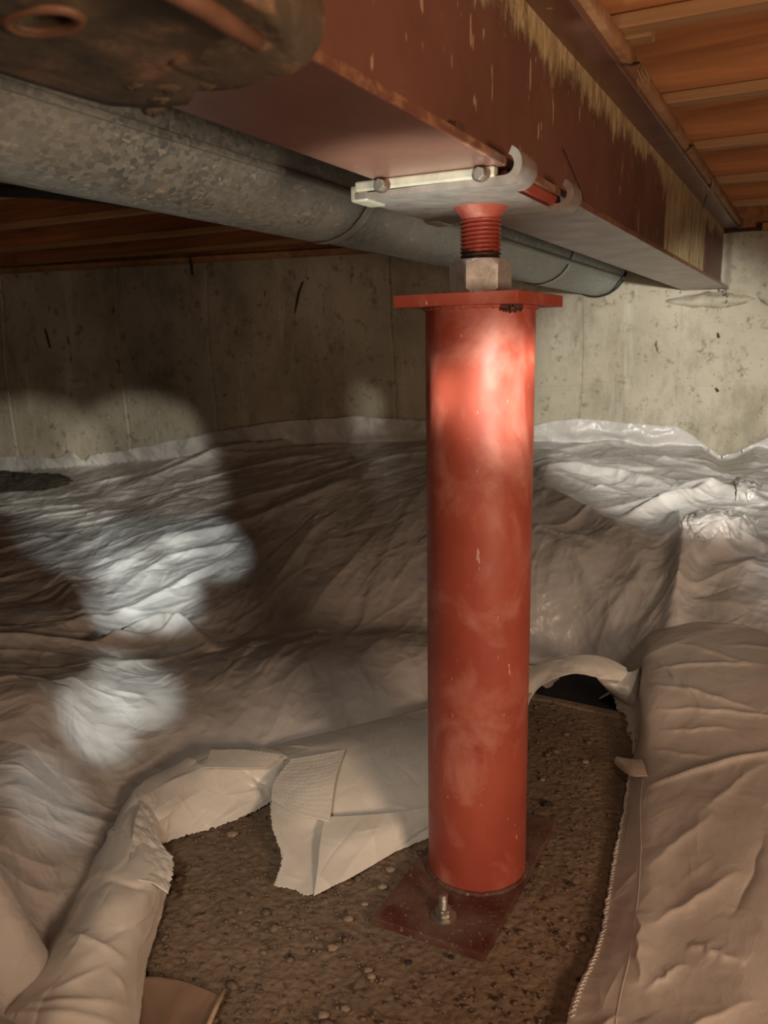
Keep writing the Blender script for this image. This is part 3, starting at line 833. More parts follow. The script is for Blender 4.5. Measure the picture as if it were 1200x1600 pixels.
# hook curled round the flange edge
def hook(s0, s1, cm_, cz_, ro, ri, mat, parent, name):
    out = [(cm_+.06, cz_-ro)] + [(cm_-ro*math.sin(q_), cz_-ro*math.cos(q_)) for q_ in np.linspace(0, math.pi*.95, 18)]
    inn = [(cm_-ri*math.sin(q_), cz_-ri*math.cos(q_)) for q_ in np.linspace(math.pi*.95, 0, 18)] + [(cm_+.06, cz_-ri)]
    a = MB(); a.T = B; a.prism(out+inn, 0, s0, s1); return a.build(name, mat, parent, smooth='auto', bevel=.003)
hook(.505, .565, .366, 1.142, .034, .022, M_rust, rc, 'hook')
hook(.28, .34, .366, 1.142, .034, .022, M_rust, rc, 'hook')
a = MB(); a.tube([tuple(atz(225, -40, 1.100)), tuple(atz(320, 12, 1.098)), tuple(atz(400, 66, 1.102))], .0062, 14)
a.build('clamp_rod', M_rod, rc, smooth=True)
for (s_, m_, r_) in [(.555, .475, .017), (.575, .50, .012), (.60, .53, .010), (.565, .44, .009), (.535, .49, .008)]:
    o_ = lump('weld_lump', B(s_, m_, 1.116), r_, r_*.8, .006, M_rust, rc, int(s_*100), 18, .5)

# ================================================================ PLASTIC SHEET (ground cover)
CP = [ # pixel x, pixel y, height
 (0,760,.20),(100,752,.24),(250,735,.31),(450,712,.39),(650,700,.44),(850,715,.45),(1000,735,.42),(1190,755,.40),
 (0,830,.20),(150,835,.21),(350,830,.23),(600,820,.27),(860,820,.30),(1050,830,.34),(1190,850,.34),
 (170,930,.15),(300,900,.17),(450,900,.17),(600,900,.17),(740,900,.18),(860,900,.19),(1000,900,.22),(1190,920,.27),
 (160,1000,.09),(350,1010,.08),(450,960,.11),(600,950,.10),(720,965,.09),(850,985,.08),(950,985,.07),(990,1010,.07),(1080,962,.205),(1150,952,.23),(1190,948,.245),(1260,945,.26),
 (500,1004,.135),(570,1000,.145),(668,1003,.14),(740,1003,.12),(440,1018,.125),(330,1078,.10),(250,1135,.09),(385,1045,.115),
 (570,980,.045),(668,980,.045),(450,985,.06),
 (600,1080,.085),(500,1120,.07),(400,1150,.055),(450,1170,.02),(560,1145,.02),(668,1120,.02),(740,1100,.01),(300,1185,.04),
 (200,1040,.135),(180,1100,.145),(140,1150,.14),(110,1200,.14),(240,1080,.12),(150,1020,.07),
 (0,900,.19),(60,950,.20),(0,1050,.28),(60,1100,.23),(0,1300,.30),(0,1590,.27),(-150,1300,.34),(-150,1600,.30),(60,1250,.17),(110,1330,.115),(150,1350,.095),(60,1480,.10),(20,1580,.11),(175,1300,.06),(190,1250,.06),
 (300,1450,-.07),(450,1300,-.06),(700,1400,-.07),(900,1300,-.07),(850,1150,-.10),(900,1085,-.14),(940,1095,-.13),(600,1590,-.07),(300,1590,-.07),(880,1500,-.07),(830,1075,-.12),(250,1480,-.05),(265,1380,-.05),
 (1015,1030,.09),(1025,1120,.06),(1100,1100,.12),(1190,1100,.15),(1040,1250,.0),(1100,1250,.06),(1190,1250,.09),(1020,1400,-.02),(1100,1400,.05),(1190,1400,.08),(1100,1590,.06),(1190,1590,.08),(1400,1200,.16),(1400,1500,.14),(950,1560,-.05),
]
pts = np.array([atz(*c) for c in CP])
X0 = pts[:, :2]; Hh = pts[:, 2]
far = np.array([[-3.2, 5.6, .16], [-3.2, 3.5, .22], [-3.0, 2, .3], [-2.6, 1, .3], [-2, .3, .3], [2.9, 3.0, .45], [2.9, 1.5, .3], [2.5, .4, .25], [-.2, .2, -.05], [.6, .2, .05], [0, -.3, 0]])
X0 = np.r_[X0, far[:, :2]]; Hh = np.r_[Hh, far[:, 2]]
def warp(x):                                  # log distance keeps near and far detail even
    r = np.hypot(x[..., 0], x[..., 1]+.25); th = np.arctan2(x[..., 0], x[..., 1]+.25)
    return np.stack([np.log(r+.15)*1.5, th*1.5], -1)
Q = warp(X0)
def kern(d): return np.sqrt(d*d + .02**2)
Dm = kern(np.linalg.norm(Q[:, None]-Q[None], axis=-1))
nP = len(Q); Am = np.zeros((nP+3, nP+3)); Am[:nP, :nP] = -Dm - 0*np.eye(nP) + (-.004)*np.eye(nP)*0
Am[:nP, :nP] += .0*np.eye(nP)
Am[:nP, nP] = 1; Am[:nP, nP+1:] = Q; Am[nP, :nP] = 1; Am[nP+1:, :nP] = Q.T
reg = np.zeros_like(Am); reg[:nP, :nP] = .01*np.eye(nP)
wts = np.linalg.lstsq(Am + reg, np.r_[Hh, 0, 0, 0], rcond=None)[0]
def hfield(X, Y):
    q = warp(np.stack([X, Y], -1).reshape(-1, 2)); out = np.empty(len(q))
    for i in range(0, len(q), 40000):
        b = q[i:i+40000]; d = kern(np.linalg.norm(b[:, None]-Q[None], axis=-1))
        out[i:i+40000] = -d @ wts[:nP] + wts[nP] + b @ wts[nP+1:]
    return out.reshape(X.shape)

nr, na = 1150, 880
rads = np.exp(np.r_[np.linspace(math.log(.45), 0, 130)[:-1], np.linspace(0, math.log(4.5), 941)[:-1], np.linspace(math.log(4.5), math.log(7.2), 81)]); ang_ = np.radians(np.linspace(-46, 44, na))
Rr, Aa = np.meshgrid(rads, ang_, indexing='ij')
X = Rr*np.sin(Aa); Y = Rr*np.cos(Aa) - .05
# base heights on a coarse grid, then bilinear upsampling
cr = np.linspace(0, nr-1, 190); ca = np.linspace(0, na-1, 180)
Xc = np.exp(np.interp(cr, range(nr), np.log(rads)))[:, None]*np.sin(np.interp(ca, range(na), ang_))[None]
Yc = np.exp(np.interp(cr, range(nr), np.log(rads)))[:, None]*np.cos(np.interp(ca, range(na), ang_))[None] - .05
Hc = hfield(Xc, Yc)
# slight smoothing
Kk = np.array([1, 2, 1])/4.
for _ in range(2):
    Hc[1:-1] = Kk[0]*Hc[:-2]+Kk[1]*Hc[1:-1]+Kk[2]*Hc[2:]; Hc[:, 1:-1] = Kk[0]*Hc[:, :-2]+Kk[1]*Hc[:, 1:-1]+Kk[2]*Hc[:, 2:]
tmp = np.array([np.interp(np.arange(na), ca, row) for row in Hc]); Hg = np.array([np.interp(np.arange(nr), cr, tmp[:, j]) for j in range(na)]).T

def wrinkles(X, Y):
    far_ = sstep(2.0, 3.6, Y)
    left = sstep(.35, -.15, X - (Y-1.4)*.25)
    wx = X + .04*gnoise(X*3, Y*3, 90); wy = Y + .04*gnoise(X*3, Y*3, 91)
    a1, b1 = rot(wx, wy, 60, 1.0, 4.5);   p1 = gnoise(a1, b1, 101)
    a3, b3 = rot(wx, wy, -35, 1.4, 4.0); p3 = gnoise(a3, b3, 103)
    f1 = facets(wx*2.6, wy*2.6, 110); f2 = facets(wx*8, wy*8, 111); f3 = facets(wx*21, wy*21, 112)
    L = .012*p1 + .006*f2 + .0014*f3
    Rt = .014*p3 + .026*f1 + .010*f2 + .0022*f3
    w_ = L*left + Rt*(1-left)
    near = sstep(1.9, 1.3, np.hypot(X, Y))
    return w_*(1-.6*near)*(1+.2*far_)
Wk = wrinkles(X, Y)
# hundreds of taut straight creases, each sharp at its crest, leaning with the pull of the sheet
rc_ = np.random.RandomState(5); lr = np.log(rads); dan = ang_[1]-ang_[0]
def crease_line(cx, cy, th, Ln, wd, amp):
    r0_ = math.hypot(cx, cy+.05); a0_ = math.atan2(cx, cy+.05); ex = Ln+6*wd
    i0 = int(np.searchsorted(rads, max(r0_-ex, .46))); i1 = int(np.searchsorted(rads, r0_+ex))+2
    sp__ = min(ex/max(r0_, .3), 1.2); j0 = int((a0_-sp__-ang_[0])/dan); j1 = int((a0_+sp__-ang_[0])/dan)+2
    i0 = max(i0, 0); j0 = max(j0, 0); i1 = min(i1, nr); j1 = min(j1, na)
    if i1 <= i0 or j1 <= j0: return
    x_ = X[i0:i1, j0:j1]-cx; y_ = Y[i0:i1, j0:j1]-cy
    c_, s_ = math.cos(th), math.sin(th); u_ = x_*c_+y_*s_; v_ = -x_*s_+y_*c_
    v_ = v_ + .12*Ln*np.sin(u_/Ln*2.2+cx*9)*.6
    e_ = (1-(u_/Ln)**2).clip(0, 1)
    side = np.where(v_ > 0, 1.0, 2.6)
    Wk[i0:i1, j0:j1] += amp*e_*e_*np.exp(-np.abs(v_)/wd*side)
for k in range(4200):
    r_ = math.exp(rc_.uniform(math.log(1.0), math.log(4.6))); a_ = rc_.uniform(ang_[0], ang_[-1])
    cx, cy = r_*math.sin(a_), r_*math.cos(a_)
    if cx < .2+(cy-1.4)*.25: th = math.radians(rc_.normal(60 if cy < 3.2 else 25, 13))
    else: th = math.radians(rc_.choice([rc_.normal(-38, 18), rc_.normal(10, 16), rc_.normal(60, 25)], p=[.5, .3, .2]))
    sc__ = r_/2.2
    Ln = sc__*math.exp(rc_.normal(math.log(.10 if k < 1400 else .042), .6 if k < 1400 else .4)); wd = Ln*rc_.uniform(.07, .15)
    crease_line(cx, cy, th, Ln, wd, wd*rc_.uniform(.18, .5)*rc_.choice([1, 1, -.7]))
# the smooth brown panel lying left of the post is nearly taut
pc = atz(520, 1080, .08); e1 = atz(668, 1040, .1)-atz(420, 1120, .07); e1 /= np.linalg.norm(e1); e2 = np.array([-e1[1], e1[0], 0])
da = (X-pc[0])*e1[0]+(Y-pc[1])*e1[1]; db = (X-pc[0])*e2[0]+(Y-pc[1])*e2[1]
tm = np.exp(-((da/.34)**4 + (db/.13)**4)); Wk = Wk*(1-.88*tm)
Hs = Hg + Wk - .012

def segdist(X, Y, pl):
    best = np.full(X.shape, 9.); sgn = np.zeros(X.shape); tt = np.zeros(X.shape); L = 0
    for (a_, b_) in zip(pl[:-1], pl[1:]):
        d = b_-a_; l2 = d @ d; t_ = (((X-a_[0])*d[0]+(Y-a_[1])*d[1])/l2).clip(0, 1)
        dx = X-a_[0]-t_*d[0]; dy = Y-a_[1]-t_*d[1]; ds = np.hypot(dx, dy); m_ = ds < best
        best[m_] = ds[m_]; sgn[m_] = np.sign(d[0]*dy-d[1]*dx)[m_]; tt[m_] = (L+t_*math.sqrt(l2))[m_]; L += math.sqrt(l2)
    return best*sgn, tt/L
def fold(pxs, z, height, w_near, w_far):
    """asymmetric fold: steep towards the camera side, gentle beyond"""
    global Hs
    pl = [atz(x_, y_, z)[:2] for x_, y_ in pxs]
    sd, tt = segdist(X, Y, pl)
    env = np.sin(np.pi*tt.clip(.0, 1))**.6
    f_ = np.where(sd > 0, np.exp(-(np.abs(sd)/w_far)**1.4), np.exp(-(np.abs(sd)/w_near)**1.4))
    Hs = Hs + height*env*f_*(tt > 0)*(tt < 1)
fold([(165,1000),(200,965),(250,952),(290,955),(335,975)], .16, .055, .05, .03)
fold([(150,990),(120,930),(90,890)], .17, .03, .05, .05)
fold([(150,868),(250,835),(420,815),(560,790)], .24, .035, .03, .12)
fold([(170,905),(260,865),(400,850)], .20, .022, .03, .06)
fold([(60,1220),(110,1120),(160,1040),(230,1010)], .15, .030, .05, .05)
fold([(380,1130),(500,1000),(640,860),(740,800)], .14, .010, .05, .02)
fold([(470,1120),(620,1000),(668,940)], .10, .012, .04, .03)
fold([(0,1330),(30,1180),(60,1060)], .24, .04, .05, .08)
fold([(840,700),(900,700),(980,705),(1060,715)], .50, .05, .03, .06)
fold([(1050,740),(1120,745),(1200,760)], .44, .05, .03, .08)
fold([(830,830),(900,850),(960,880),(1060,900)], .28, .04, .04, .06)
fold([(830,940),(930,950),(1010,940)], .14, .03, .05, .03)
fold([(1060,905),(1065,860),(1050,825)], .30, .06, .03, .03)
fold([(1090,850),(1150,840),(1200,850)], .34, .05, .03, .05)
fold([(960,790),(1040,780),(1120,770)], .38, .05, .04, .04)
fold([(1010,1000),(1060,930),(1140,880)], .2, .03, .03, .04)
fold([(850,760),(950,790),(1040,830)], .38, .05, .05, .05)
# right sheet lies on top, keep this one under it
# climb the wall: distance past the wall plane turns into height
dist = (X-WE[0])*WN[0] + (Y-WE[1])*WN[1]      # positive in front of the wall
tw = (X-WE[0])*WD[0] + (Y-WE[1])*WD[1]
over = (.045 + .02*gnoise(tw*4, tw*0, 7)) - dist
ov = over.clip(0, 9)
prof_t = np.array([-1.2, -.5, -.212, -.084, -.017, .099, .171, .20, .387, .626, .825, 1.3, 1.8, 2.2, 2.6, 3.02, 3.48, 3.513, 3.57, 3.608, 3.64, 3.725, 3.92, 4.3, 6])
prof_z = np.array([.58, .56, .494, .404, .39, .482, .525, .53, .537, .561, .52, .54, .55, .52, .46, .37, .30, .262, .30, .335, .31, .275, .275, .27, .3])
edgez = np.interp(tw, prof_t, prof_z) + .008*gnoise(tw*6, tw*0, 12)
Zs = Hs + ov*1.0
Xw = X + WN[0]*ov; Yw = Y + WN[1]*ov
bulge = .016*facets(tw*6, Zs*10, 57) + .012*tent(tw*5, Zs*6, 55) + .010*gnoise(tw*9, Zs*9, 56) + .02
lean = np.where(ov > 0, bulge*sstep(0, .05, ov), 0)
Xw += WN[0]*lean; Yw += WN[1]*lean
above = (ov > 0.0) & (Zs > edgez)
cum = np.cumsum(above, axis=0)
mask = (cum <= 1) & (Zs > -.20)
Zs = np.where(above, edgez, Zs)
# limits where the sheet would stand above the top edge in front of the wall
nearw = np.exp(-(dist.clip(0, 9)/.5)**2); Zs = np.where(ov <= 0, Zs - (Zs-(edgez-.02)).clip(0, 9)*nearw, Zs)
mask &= (ov < .6)
P = np.stack([Xw, Yw, Zs], -1)
# open the sheet over the footing and the dark gap behind it
fa_, fb_ = (X-fa[0])*FD[0]+(Y-fa[1])*FD[1], (X-fa[0])*FP[0]+(Y-fa[1])*FP[1]
mask &= ~((Zs < -.012) & (fb_ > -.13))
sheet = gridmesh('ground_sheet', P, M_sheet, None, mask, thick=0)
tag(sheet, 'huge crumpled white plastic ground sheet running up to the back wall', 'plastic sheet')

def ground(px, py):                            # point where the line of sight meets the sheet
    d = ray(px, py); best = None
    for tt_ in np.arange(.9, 4.6, .01):
        p_ = CAM + d*tt_; r_ = math.hypot(p_[0], p_[1]+.05); a_ = math.atan2(p_[0], p_[1]+.05)
        i_ = int(np.searchsorted(rads, r_)); j_ = (a_-ang_[0])/dan
        if 0 <= i_ < nr-1 and 0 <= j_ < na-1 and p_[2] <= Hs[int(i_), int(j_)]: return p_
    return CAM + d*4
# ---- smaller sheets from control grids
LAST = {}
def patch(name, rows, m, parent=None, nu=70, nv=70, wr=.003, wsc=20, seed=1, thick=.0009, rag=0, ragsides=(), px=True, cre=0, slope=.35, lines=(), pleat=0):
    G = np.array([[atz(*c) if px else np.array(c) for c in r_] for r_ in rows])
    def cr(Gx, n_):
        k_ = Gx.shape[0]; Pd = np.concatenate([2*Gx[:1]-Gx[1:2], Gx, 2*Gx[-1:]-Gx[-2:-1]])
        u_ = np.linspace(0, k_-1-1e-9, n_); i_ = u_.astype(int); f_ = (u_-i_).reshape(-1, *([1]*(Gx.ndim-1)))
        p0, p1, p2, p3 = Pd[i_], Pd[i_+1], Pd[i_+2], Pd[i_+3]
        return .5*((2*p1)+(-p0+p2)*f_+(2*p0-5*p1+4*p2-p3)*f_**2+(-p0+3*p1-3*p2+p3)*f_**3)
    Gu = cr(G, nu); Gv = cr(np.swapaxes(Gu, 0, 1), nv); S = np.swapaxes(Gv, 0, 1).copy()
    du = np.gradient(S, axis=0); dv = np.gradient(S, axis=1); nn = np.cross(du, dv); nn /= np.linalg.norm(nn, axis=-1, keepdims=True)+1e-9
    Xx, Yy, Zz = S[..., 0], S[..., 1], S[..., 2]
    cu = np.cumsum(np.r_[0, np.linalg.norm(np.diff(S, axis=0), axis=-1).mean(1)])[:, None] + 0*Xx
    cv = np.cumsum(np.r_[0, np.linalg.norm(np.diff(S, axis=1), axis=-1).mean(0)])[None] + 0*Xx
    h_ = wr*(.9*facets(cu*wsc*.5, cv*wsc*.5, seed)+.5*facets(cu*wsc*1.3, cv*wsc*1.3, seed+1)+.35*tent(*rot(cu, cv, 30, wsc*.3, wsc*1.3), seed+2)+.12*gnoise(cu*wsc*4, cv*wsc*4, seed+3))
    rs_ = np.random.RandomState(seed); Lu, Lv = float(cu.max()), float(cv.max())
    for k in range(cre):
        a0, b0 = rs_.uniform(0, Lu), rs_.uniform(0, Lv); th = rs_.uniform(0, math.pi); Ln = math.exp(rs_.normal(math.log(.045), .55)); wd = Ln*rs_.uniform(.08, .18)
        u_ = (cu-a0)*math.cos(th)+(cv-b0)*math.sin(th); v_ = -(cu-a0)*math.sin(th)+(cv-b0)*math.cos(th) + .1*Ln*np.sin(u_/Ln*2)
        h_ = h_ + rs_.choice([1, 1, -.8])*slope*wd*rs_.uniform(.4, 1)*((1-(u_/Ln)**2).clip(0, 1)**2)*np.exp(-np.abs(v_)/wd*np.where(v_ > 0, 1, 2.4))
    for (xa, ya, xb, yb, wd, am) in lines:
        A0, A1 = atz(xa, ya, .12), atz(xb, yb, .12); d = (A1-A0)[:2]; l2 = d @ d
        t_ = ((Xx-A0[0])*d[0]+(Yy-A0[1])*d[1])/l2; dd = ((Xx-A0[0])*-d[1]+(Yy-A0[1])*d[0])/math.sqrt(l2)
        dd = dd + .006*gnoise(t_*5, t_*0+am*900, seed)
        h_ = h_ + am*np.exp(-np.abs(dd)/wd*np.where(dd > 0, 1, 2))*(np.sin(np.pi*t_.clip(0, 1))**.7)
    if pleat:
        ed_ = np.exp(-cv/.035); h_ = h_ + pleat*ed_*(tent(cu*34, cv*5, seed+30)+.8*gnoise(cu*16, cv*6, seed+31))
    S += nn*h_[..., None]*np.sign(nn[..., 2:3].mean())
    if rag:
        jj = np.arange(nv); j1 = rag*(gnoise(jj*.35, jj*0., seed+9)+.7*gnoise(jj*1.1, jj*0., seed+10))
        ii = np.arange(nu); j2 = rag*(gnoise(ii*.35, ii*0., seed+11)+.7*gnoise(ii*1.1, ii*0., seed+12))
        def push(idx, inner, j): S[idx] += (S[idx]-S[inner])*0 + 0
        if 'end' in ragsides:
            d = S[-1]-S[-4]; d /= np.linalg.norm(d, axis=-1, keepdims=True)+1e-9
            for q_, k_ in ((-1, 1), (-2, .7), (-3, .35)): S[q_] += d*j1[:, None]*k_
        if 'start' in ragsides:
            d = S[0]-S[3]; d /= np.linalg.norm(d, axis=-1, keepdims=True)+1e-9
            for q_, k_ in ((0, 1), (1, .7), (2, .35)): S[q_] += d*j1[:, None]*k_
        if 'right' in ragsides:
            d = S[:, -1]-S[:, -4]; d /= np.linalg.norm(d, axis=-1, keepdims=True)+1e-9
            for q_, k_ in ((-1, 1), (-2, .7), (-3, .35)): S[:, q_] += d*j2[:, None]*k_
        if 'left' in ragsides:
            d = S[:, 0]-S[:, 3]; d /= np.linalg.norm(d, axis=-1, keepdims=True)+1e-9
            for q_, k_ in ((0, 1), (1, .7), (2, .35)): S[:, q_] += d*j2[:, None]*k_
    S[..., 2] = np.maximum(S[..., 2], .004) if name != 'loose' else S[..., 2]
    LAST['S'] = S
    return gridmesh(name, S, m, parent, thick=thick)

# left rolled edge
patch('folded_edge', [
 [(-60,1640,.10),(0,1625,.12),(70,1620,.13),(150,1630,.10),(215,1640,.02)],
 [(40,1520,.085),(75,1512,.12),(130,1505,.13),(190,1508,.09),(232,1505,.015)],
 [(100,1430,.075),(130,1422,.115),(170,1418,.125),(222,1425,.09),(255,1420,.02)],
 [(150,1345,.07),(172,1335,.105),(200,1338,.11),(240,1350,.09),(270,1345,.035)],
 [(178,1285,.06),(196,1272,.09),(216,1280,.095),(238,1300,.08),(250,1318,.035)],
 [(212,1235,.055),(222,1224,.085),(240,1240,.09),(250,1275,.075),(252,1318,.012)],
 [(262,1208,.05),(275,1196,.08),(290,1215,.085),(305,1255,.055),(312,1300,.008)],
 [(318,1182,.045),(330,1172,.085),(350,1190,.085),(370,1232,.05),(375,1278,.008)],
 [(385,1172,.045),(398,1168,.085),(412,1185,.08),(425,1215,.05),(428,1250,.008)],
 [(430,1172,.04),(445,1176,.075),(452,1186,.07),(450,1196,.05),(440,1225,.010)],
], M_flap, sheet, 260, 110, .0045, 9, 5, rag=.004, ragsides=('right',), cre=170, slope=.45)
# inner torn lip of that edge
patch('torn_edge', [
 [(222,1250,.095),(235,1262,.088),(246,1282,.080)],
 [(210,1285,.10),(232,1295,.09),(246,1308,.082)],
 [(205,1330,.105),(240,1335,.09),(270,1345,.080)],
 [(205,1375,.11),(235,1380,.095),(262,1398,.075)],
], M_flap, sheet, 90, 50, .005, 40, 15, rag=.004, ragsides=('right',))
# centre sheet, descending to the footing
patch('centre_flap', [
 [(412,1168,.045),(470,1152,.060),(530,1140,.065),(600,1122,.07),(680,1103,.07),(760,1085,.07),(835,1072,.07)],
 [(438,1176,.068),(490,1168,.082),(545,1158,.085),(610,1142,.09),(690,1128,.09),(765,1108,.085),(830,1088,.08)],
 [(440,1205,.07),(495,1205,.075),(560,1195,.075),(620,1185,.08),(700,1170,.08),(765,1150,.07),(820,1120,.05)],
 [(424,1242,.05),(490,1245,.060),(555,1240,.055),(620,1228,.055),(700,1215,.05),(765,1190,.04),(812,1150,.03)],
 [(425,1290,.04),(470,1300,.035),(525,1290,.028),(600,1278,.025),(690,1262,.02),(765,1220,.015),(805,1175,.015)],
 [(440,1340,.022),(472,1350,.018),(510,1340,.014),(590,1315,.012),(690,1290,.010),(765,1240,.010),(800,1200,.010)],
 [(428,1384,.008),(460,1390,.006),(490,1396,.005),(570,1352,.005),(690,1300,.005),(765,1255,.005),(798,1215,.005)],
], M_flap, sheet, 200, 220, .0028, 8, 25, rag=.0035, ragsides=('end', 'left'), cre=70, slope=.3)
# diamond-embossed tape strip on the centre flap
patch('folded_corner', [
 [(507,1276,.052),(550,1274,.050),(600,1271,.048),(668,1261,.046),(720,1250,.04)],
 [(500,1315,.040),(545,1310,.040),(600,1298,.038),(668,1276,.034),(720,1258,.03)],
 [(496,1360,.022),(535,1345,.022),(590,1326,.022),(668,1292,.018),(720,1268,.016)],
 [(490,1400,.006),(528,1382,.006),(565,1362,.006),(668,1302,.006),(720,1278,.006)],
], M_flap, sheet, 90, 150, .0018, 8, 35, rag=.001, ragsides=('end',), cre=25, slope=.25)
# embossed reinforcing tape (raised dimples) on both flaps
def emboss(rows, seed):
    G = patch('embossed_tape', rows, M_flap, sheet, 110, 130, .0015, 20, seed)
    me = G.data; co = np.empty(len(me.vertices)*3, np.float32); me.vertices.foreach_get('co', co); co = co.reshape(-1, 3)
    ii, jj = np.meshgrid(np.arange(110), np.arange(130), indexing='ij')
    d = .0009*(np.maximum(np.sin(ii*.9+jj*.0), 0)*np.maximum(np.sin(jj*.9+ii*.45), 0))
    co[:, 2] += d.reshape(-1); me.vertices.foreach_set('co', co.ravel()); me.update()
emboss([[(455,1186,.086),(490,1180,.092),(540,1170,.094)], [(428,1222,.068),(475,1225,.080),(525,1215,.084)], [(424,1250,.060),(465,1272,.058),(515,1285,.050)]], 60)
emboss([[(330,1172,.100),(385,1172,.100),(440,1180,.092)], [(318,1200,.101),(365,1200,.098),(415,1200,.088)]], 63)
# arched flap right of the post over the dark gap
patch('arched_flap', [
 [(780,1085,.085),(820,1048,.105),(860,1034,.125),(900,1023,.145),(945,1027,.14),(978,1043,.12)],
 [(785,1105,.075),(822,1068,.095),(862,1045,.12),(902,1036,.14),(945,1042,.135),(980,1052,.115)],
 [(790,1130,.05),(824,1098,.065),(848,1070,.095),(895,1053,.125),(940,1060,.12),(972,1064,.105)],
], M_flap, sheet, 60, 150, .0022, 10, 45, rag=.0006, ragsides=('end',), cre=25, slope=.3)
patch('gap_side_flap', [
 [(905,1030,.120),(950,1035,.115),(985,1050,.105),(1015,1030,.10)],
 [(935,1062,.085),(962,1072,.075),(990,1080,.065),(1012,1070,.06)],
 [(955,1085,.03),(975,1098,.02),(998,1108,.012),(1012,1108,.012)],
], M_sheet, sheet, 60, 60, .002, 18, 48)
# black sheet added to stand for the shade inside the gap
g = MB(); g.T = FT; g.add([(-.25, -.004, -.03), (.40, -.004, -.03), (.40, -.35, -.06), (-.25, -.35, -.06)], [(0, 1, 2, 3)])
tag(g.build('gap_shade_sheet', M_black), 'black sheet standing in for the shade in the gap behind the footing', 'plastic sheet')

# right sheet
RS = [
 [(1012,1015,.05),(1014,985,.10),(1080,955,.165),(1150,943,.175),(1260,940,.18),(1420,950,.2)],
 [(1012,1040,.02),(1012,1008,.135),(1075,985,.178),(1150,978,.195),(1260,978,.205),(1420,990,.23)],
 [(1010,1085,.01),(1008,1050,.125),(1075,1040,.165),(1150,1035,.185),(1260,1040,.20),(1420,1050,.21)],
 [(1000,1125,.008),(1006,1092,.115),(1070,1085,.15),(1150,1090,.17),(1260,1095,.185),(1420,1100,.2)],
 [(996,1165,.008),(1008,1135,.09),(1070,1132,.12),(1150,1140,.145),(1260,1145,.17),(1420,1150,.19)],
 [(985,1200,.010),(1010,1185,.062),(1070,1182,.095),(1150,1188,.125),(1260,1195,.15),(1420,1200,.18)],
 [(976,1250,.012),(1003,1252,.055),(1060,1252,.080),(1150,1255,.11),(1260,1260,.14),(1420,1270,.17)],
 [(962,1320,.012),(1005,1330,.050),(1065,1330,.070),(1150,1335,.10),(1260,1340,.13),(1420,1350,.16)],
 [(948,1400,.012),(1000,1410,.050),(1060,1415,.062),(1150,1420,.09),(1260,1420,.12),(1420,1420,.15)],
 [(936,1470,.014),(990,1490,.050),(1055,1500,.060),(1150,1510,.085),(1260,1510,.11),(1420,1500,.14)],
 [(905,1545,.016),(975,1560,.045),(1050,1580,.058),(1150,1590,.080),(1260,1600,.10),(1420,1600,.13)],
 [(878,1620,.018),(965,1640,.045),(1045,1650,.055),(1150,1660,.075),(1260,1670,.10),(1420,1680,.12)],
]
RL = [(1020,1062,1205,1090,.010,.007),(1018,1082,1190,1150,.010,.008),(1025,1108,1230,1165,.009,.007),(1012,1186,1240,1198,.012,.010),(1050,1032,1180,1092,.012,.007),
 (1022,1050,1100,1130,.008,.005),(1030,1128,1150,1160,.008,.005),(1020,1140,1120,1182,.007,.004),(1090,1015,1260,1035,.012,.006),(1120,1050,1240,1070,.010,.006),
 (1008,1385,1160,1340,.020,.007),(1080,1420,1165,1475,.012,.007),(1004,1360,1000,1470,.012,.007),(1010,1300,1120,1250,.025,.006),(1000,1560,1190,1530,.022,.007),
 (1090,1250,1200,1205,.02,.005),(1140,1400,1200,1300,.02,-.006),(1010,1480,1080,1450,.012,.005),(900,1540,980,1510,.01,.005),(905,1575,990,1560,.012,.004),(1000,1520,1060,1590,.015,.005)]
rs = patch('right_ground_sheet', RS, M_sheet_r, None, 360, 340, .007, 2.6, 75, rag=.002, ragsides=('left',), cre=150, slope=.16, lines=RL, pleat=.004)
tag(rs, 'tan-lit plastic sheet with stitched hem lying over the right edge of the footing', 'plastic sheet')
S_ = LAST['S']
st = S_[165:350, 6]; a = MB(); nxt = 0
dl = np.r_[0, np.cumsum(np.linalg.norm(np.diff(st, axis=0), axis=1))]
for q_ in np.arange(0, dl[-1], .0085):
    c_ = np.array([np.interp(q_, dl, st[:, i]) for i in range(3)])
    a.tube([c_+np.array([-.003, 0, .0012]), c_+np.array([.001, .001, .0032]), c_+np.array([.004, .002, .0016])], .0009, 5)
sto = a.build('hem_stitches', M_flap, rs); sto['kind'] = 'stuff'
sm_ = S_[165:355, 62] + np.array([0, 0, .0008])
a = MB(); a.tube([tuple(p_) for p_ in sm_[::3]], .0011, 6); a.build('hem_seam', M_sheet_r, rs, smooth=True)
# shiny tape tab on the hem
patch('tape_tab', [[(962,1182,.045),(985,1186,.062),(1003,1187,.078)], [(960,1190,.040),(982,1198,.068),(1007,1198,.080)], [(964,1197,.036),(985,1212,.066),(1012,1213,.078)]],
      m_plain('shiny_tape', (.66, .56, .46), .22, .1, .1), rs, 30, 40, .0006, 30, 79)
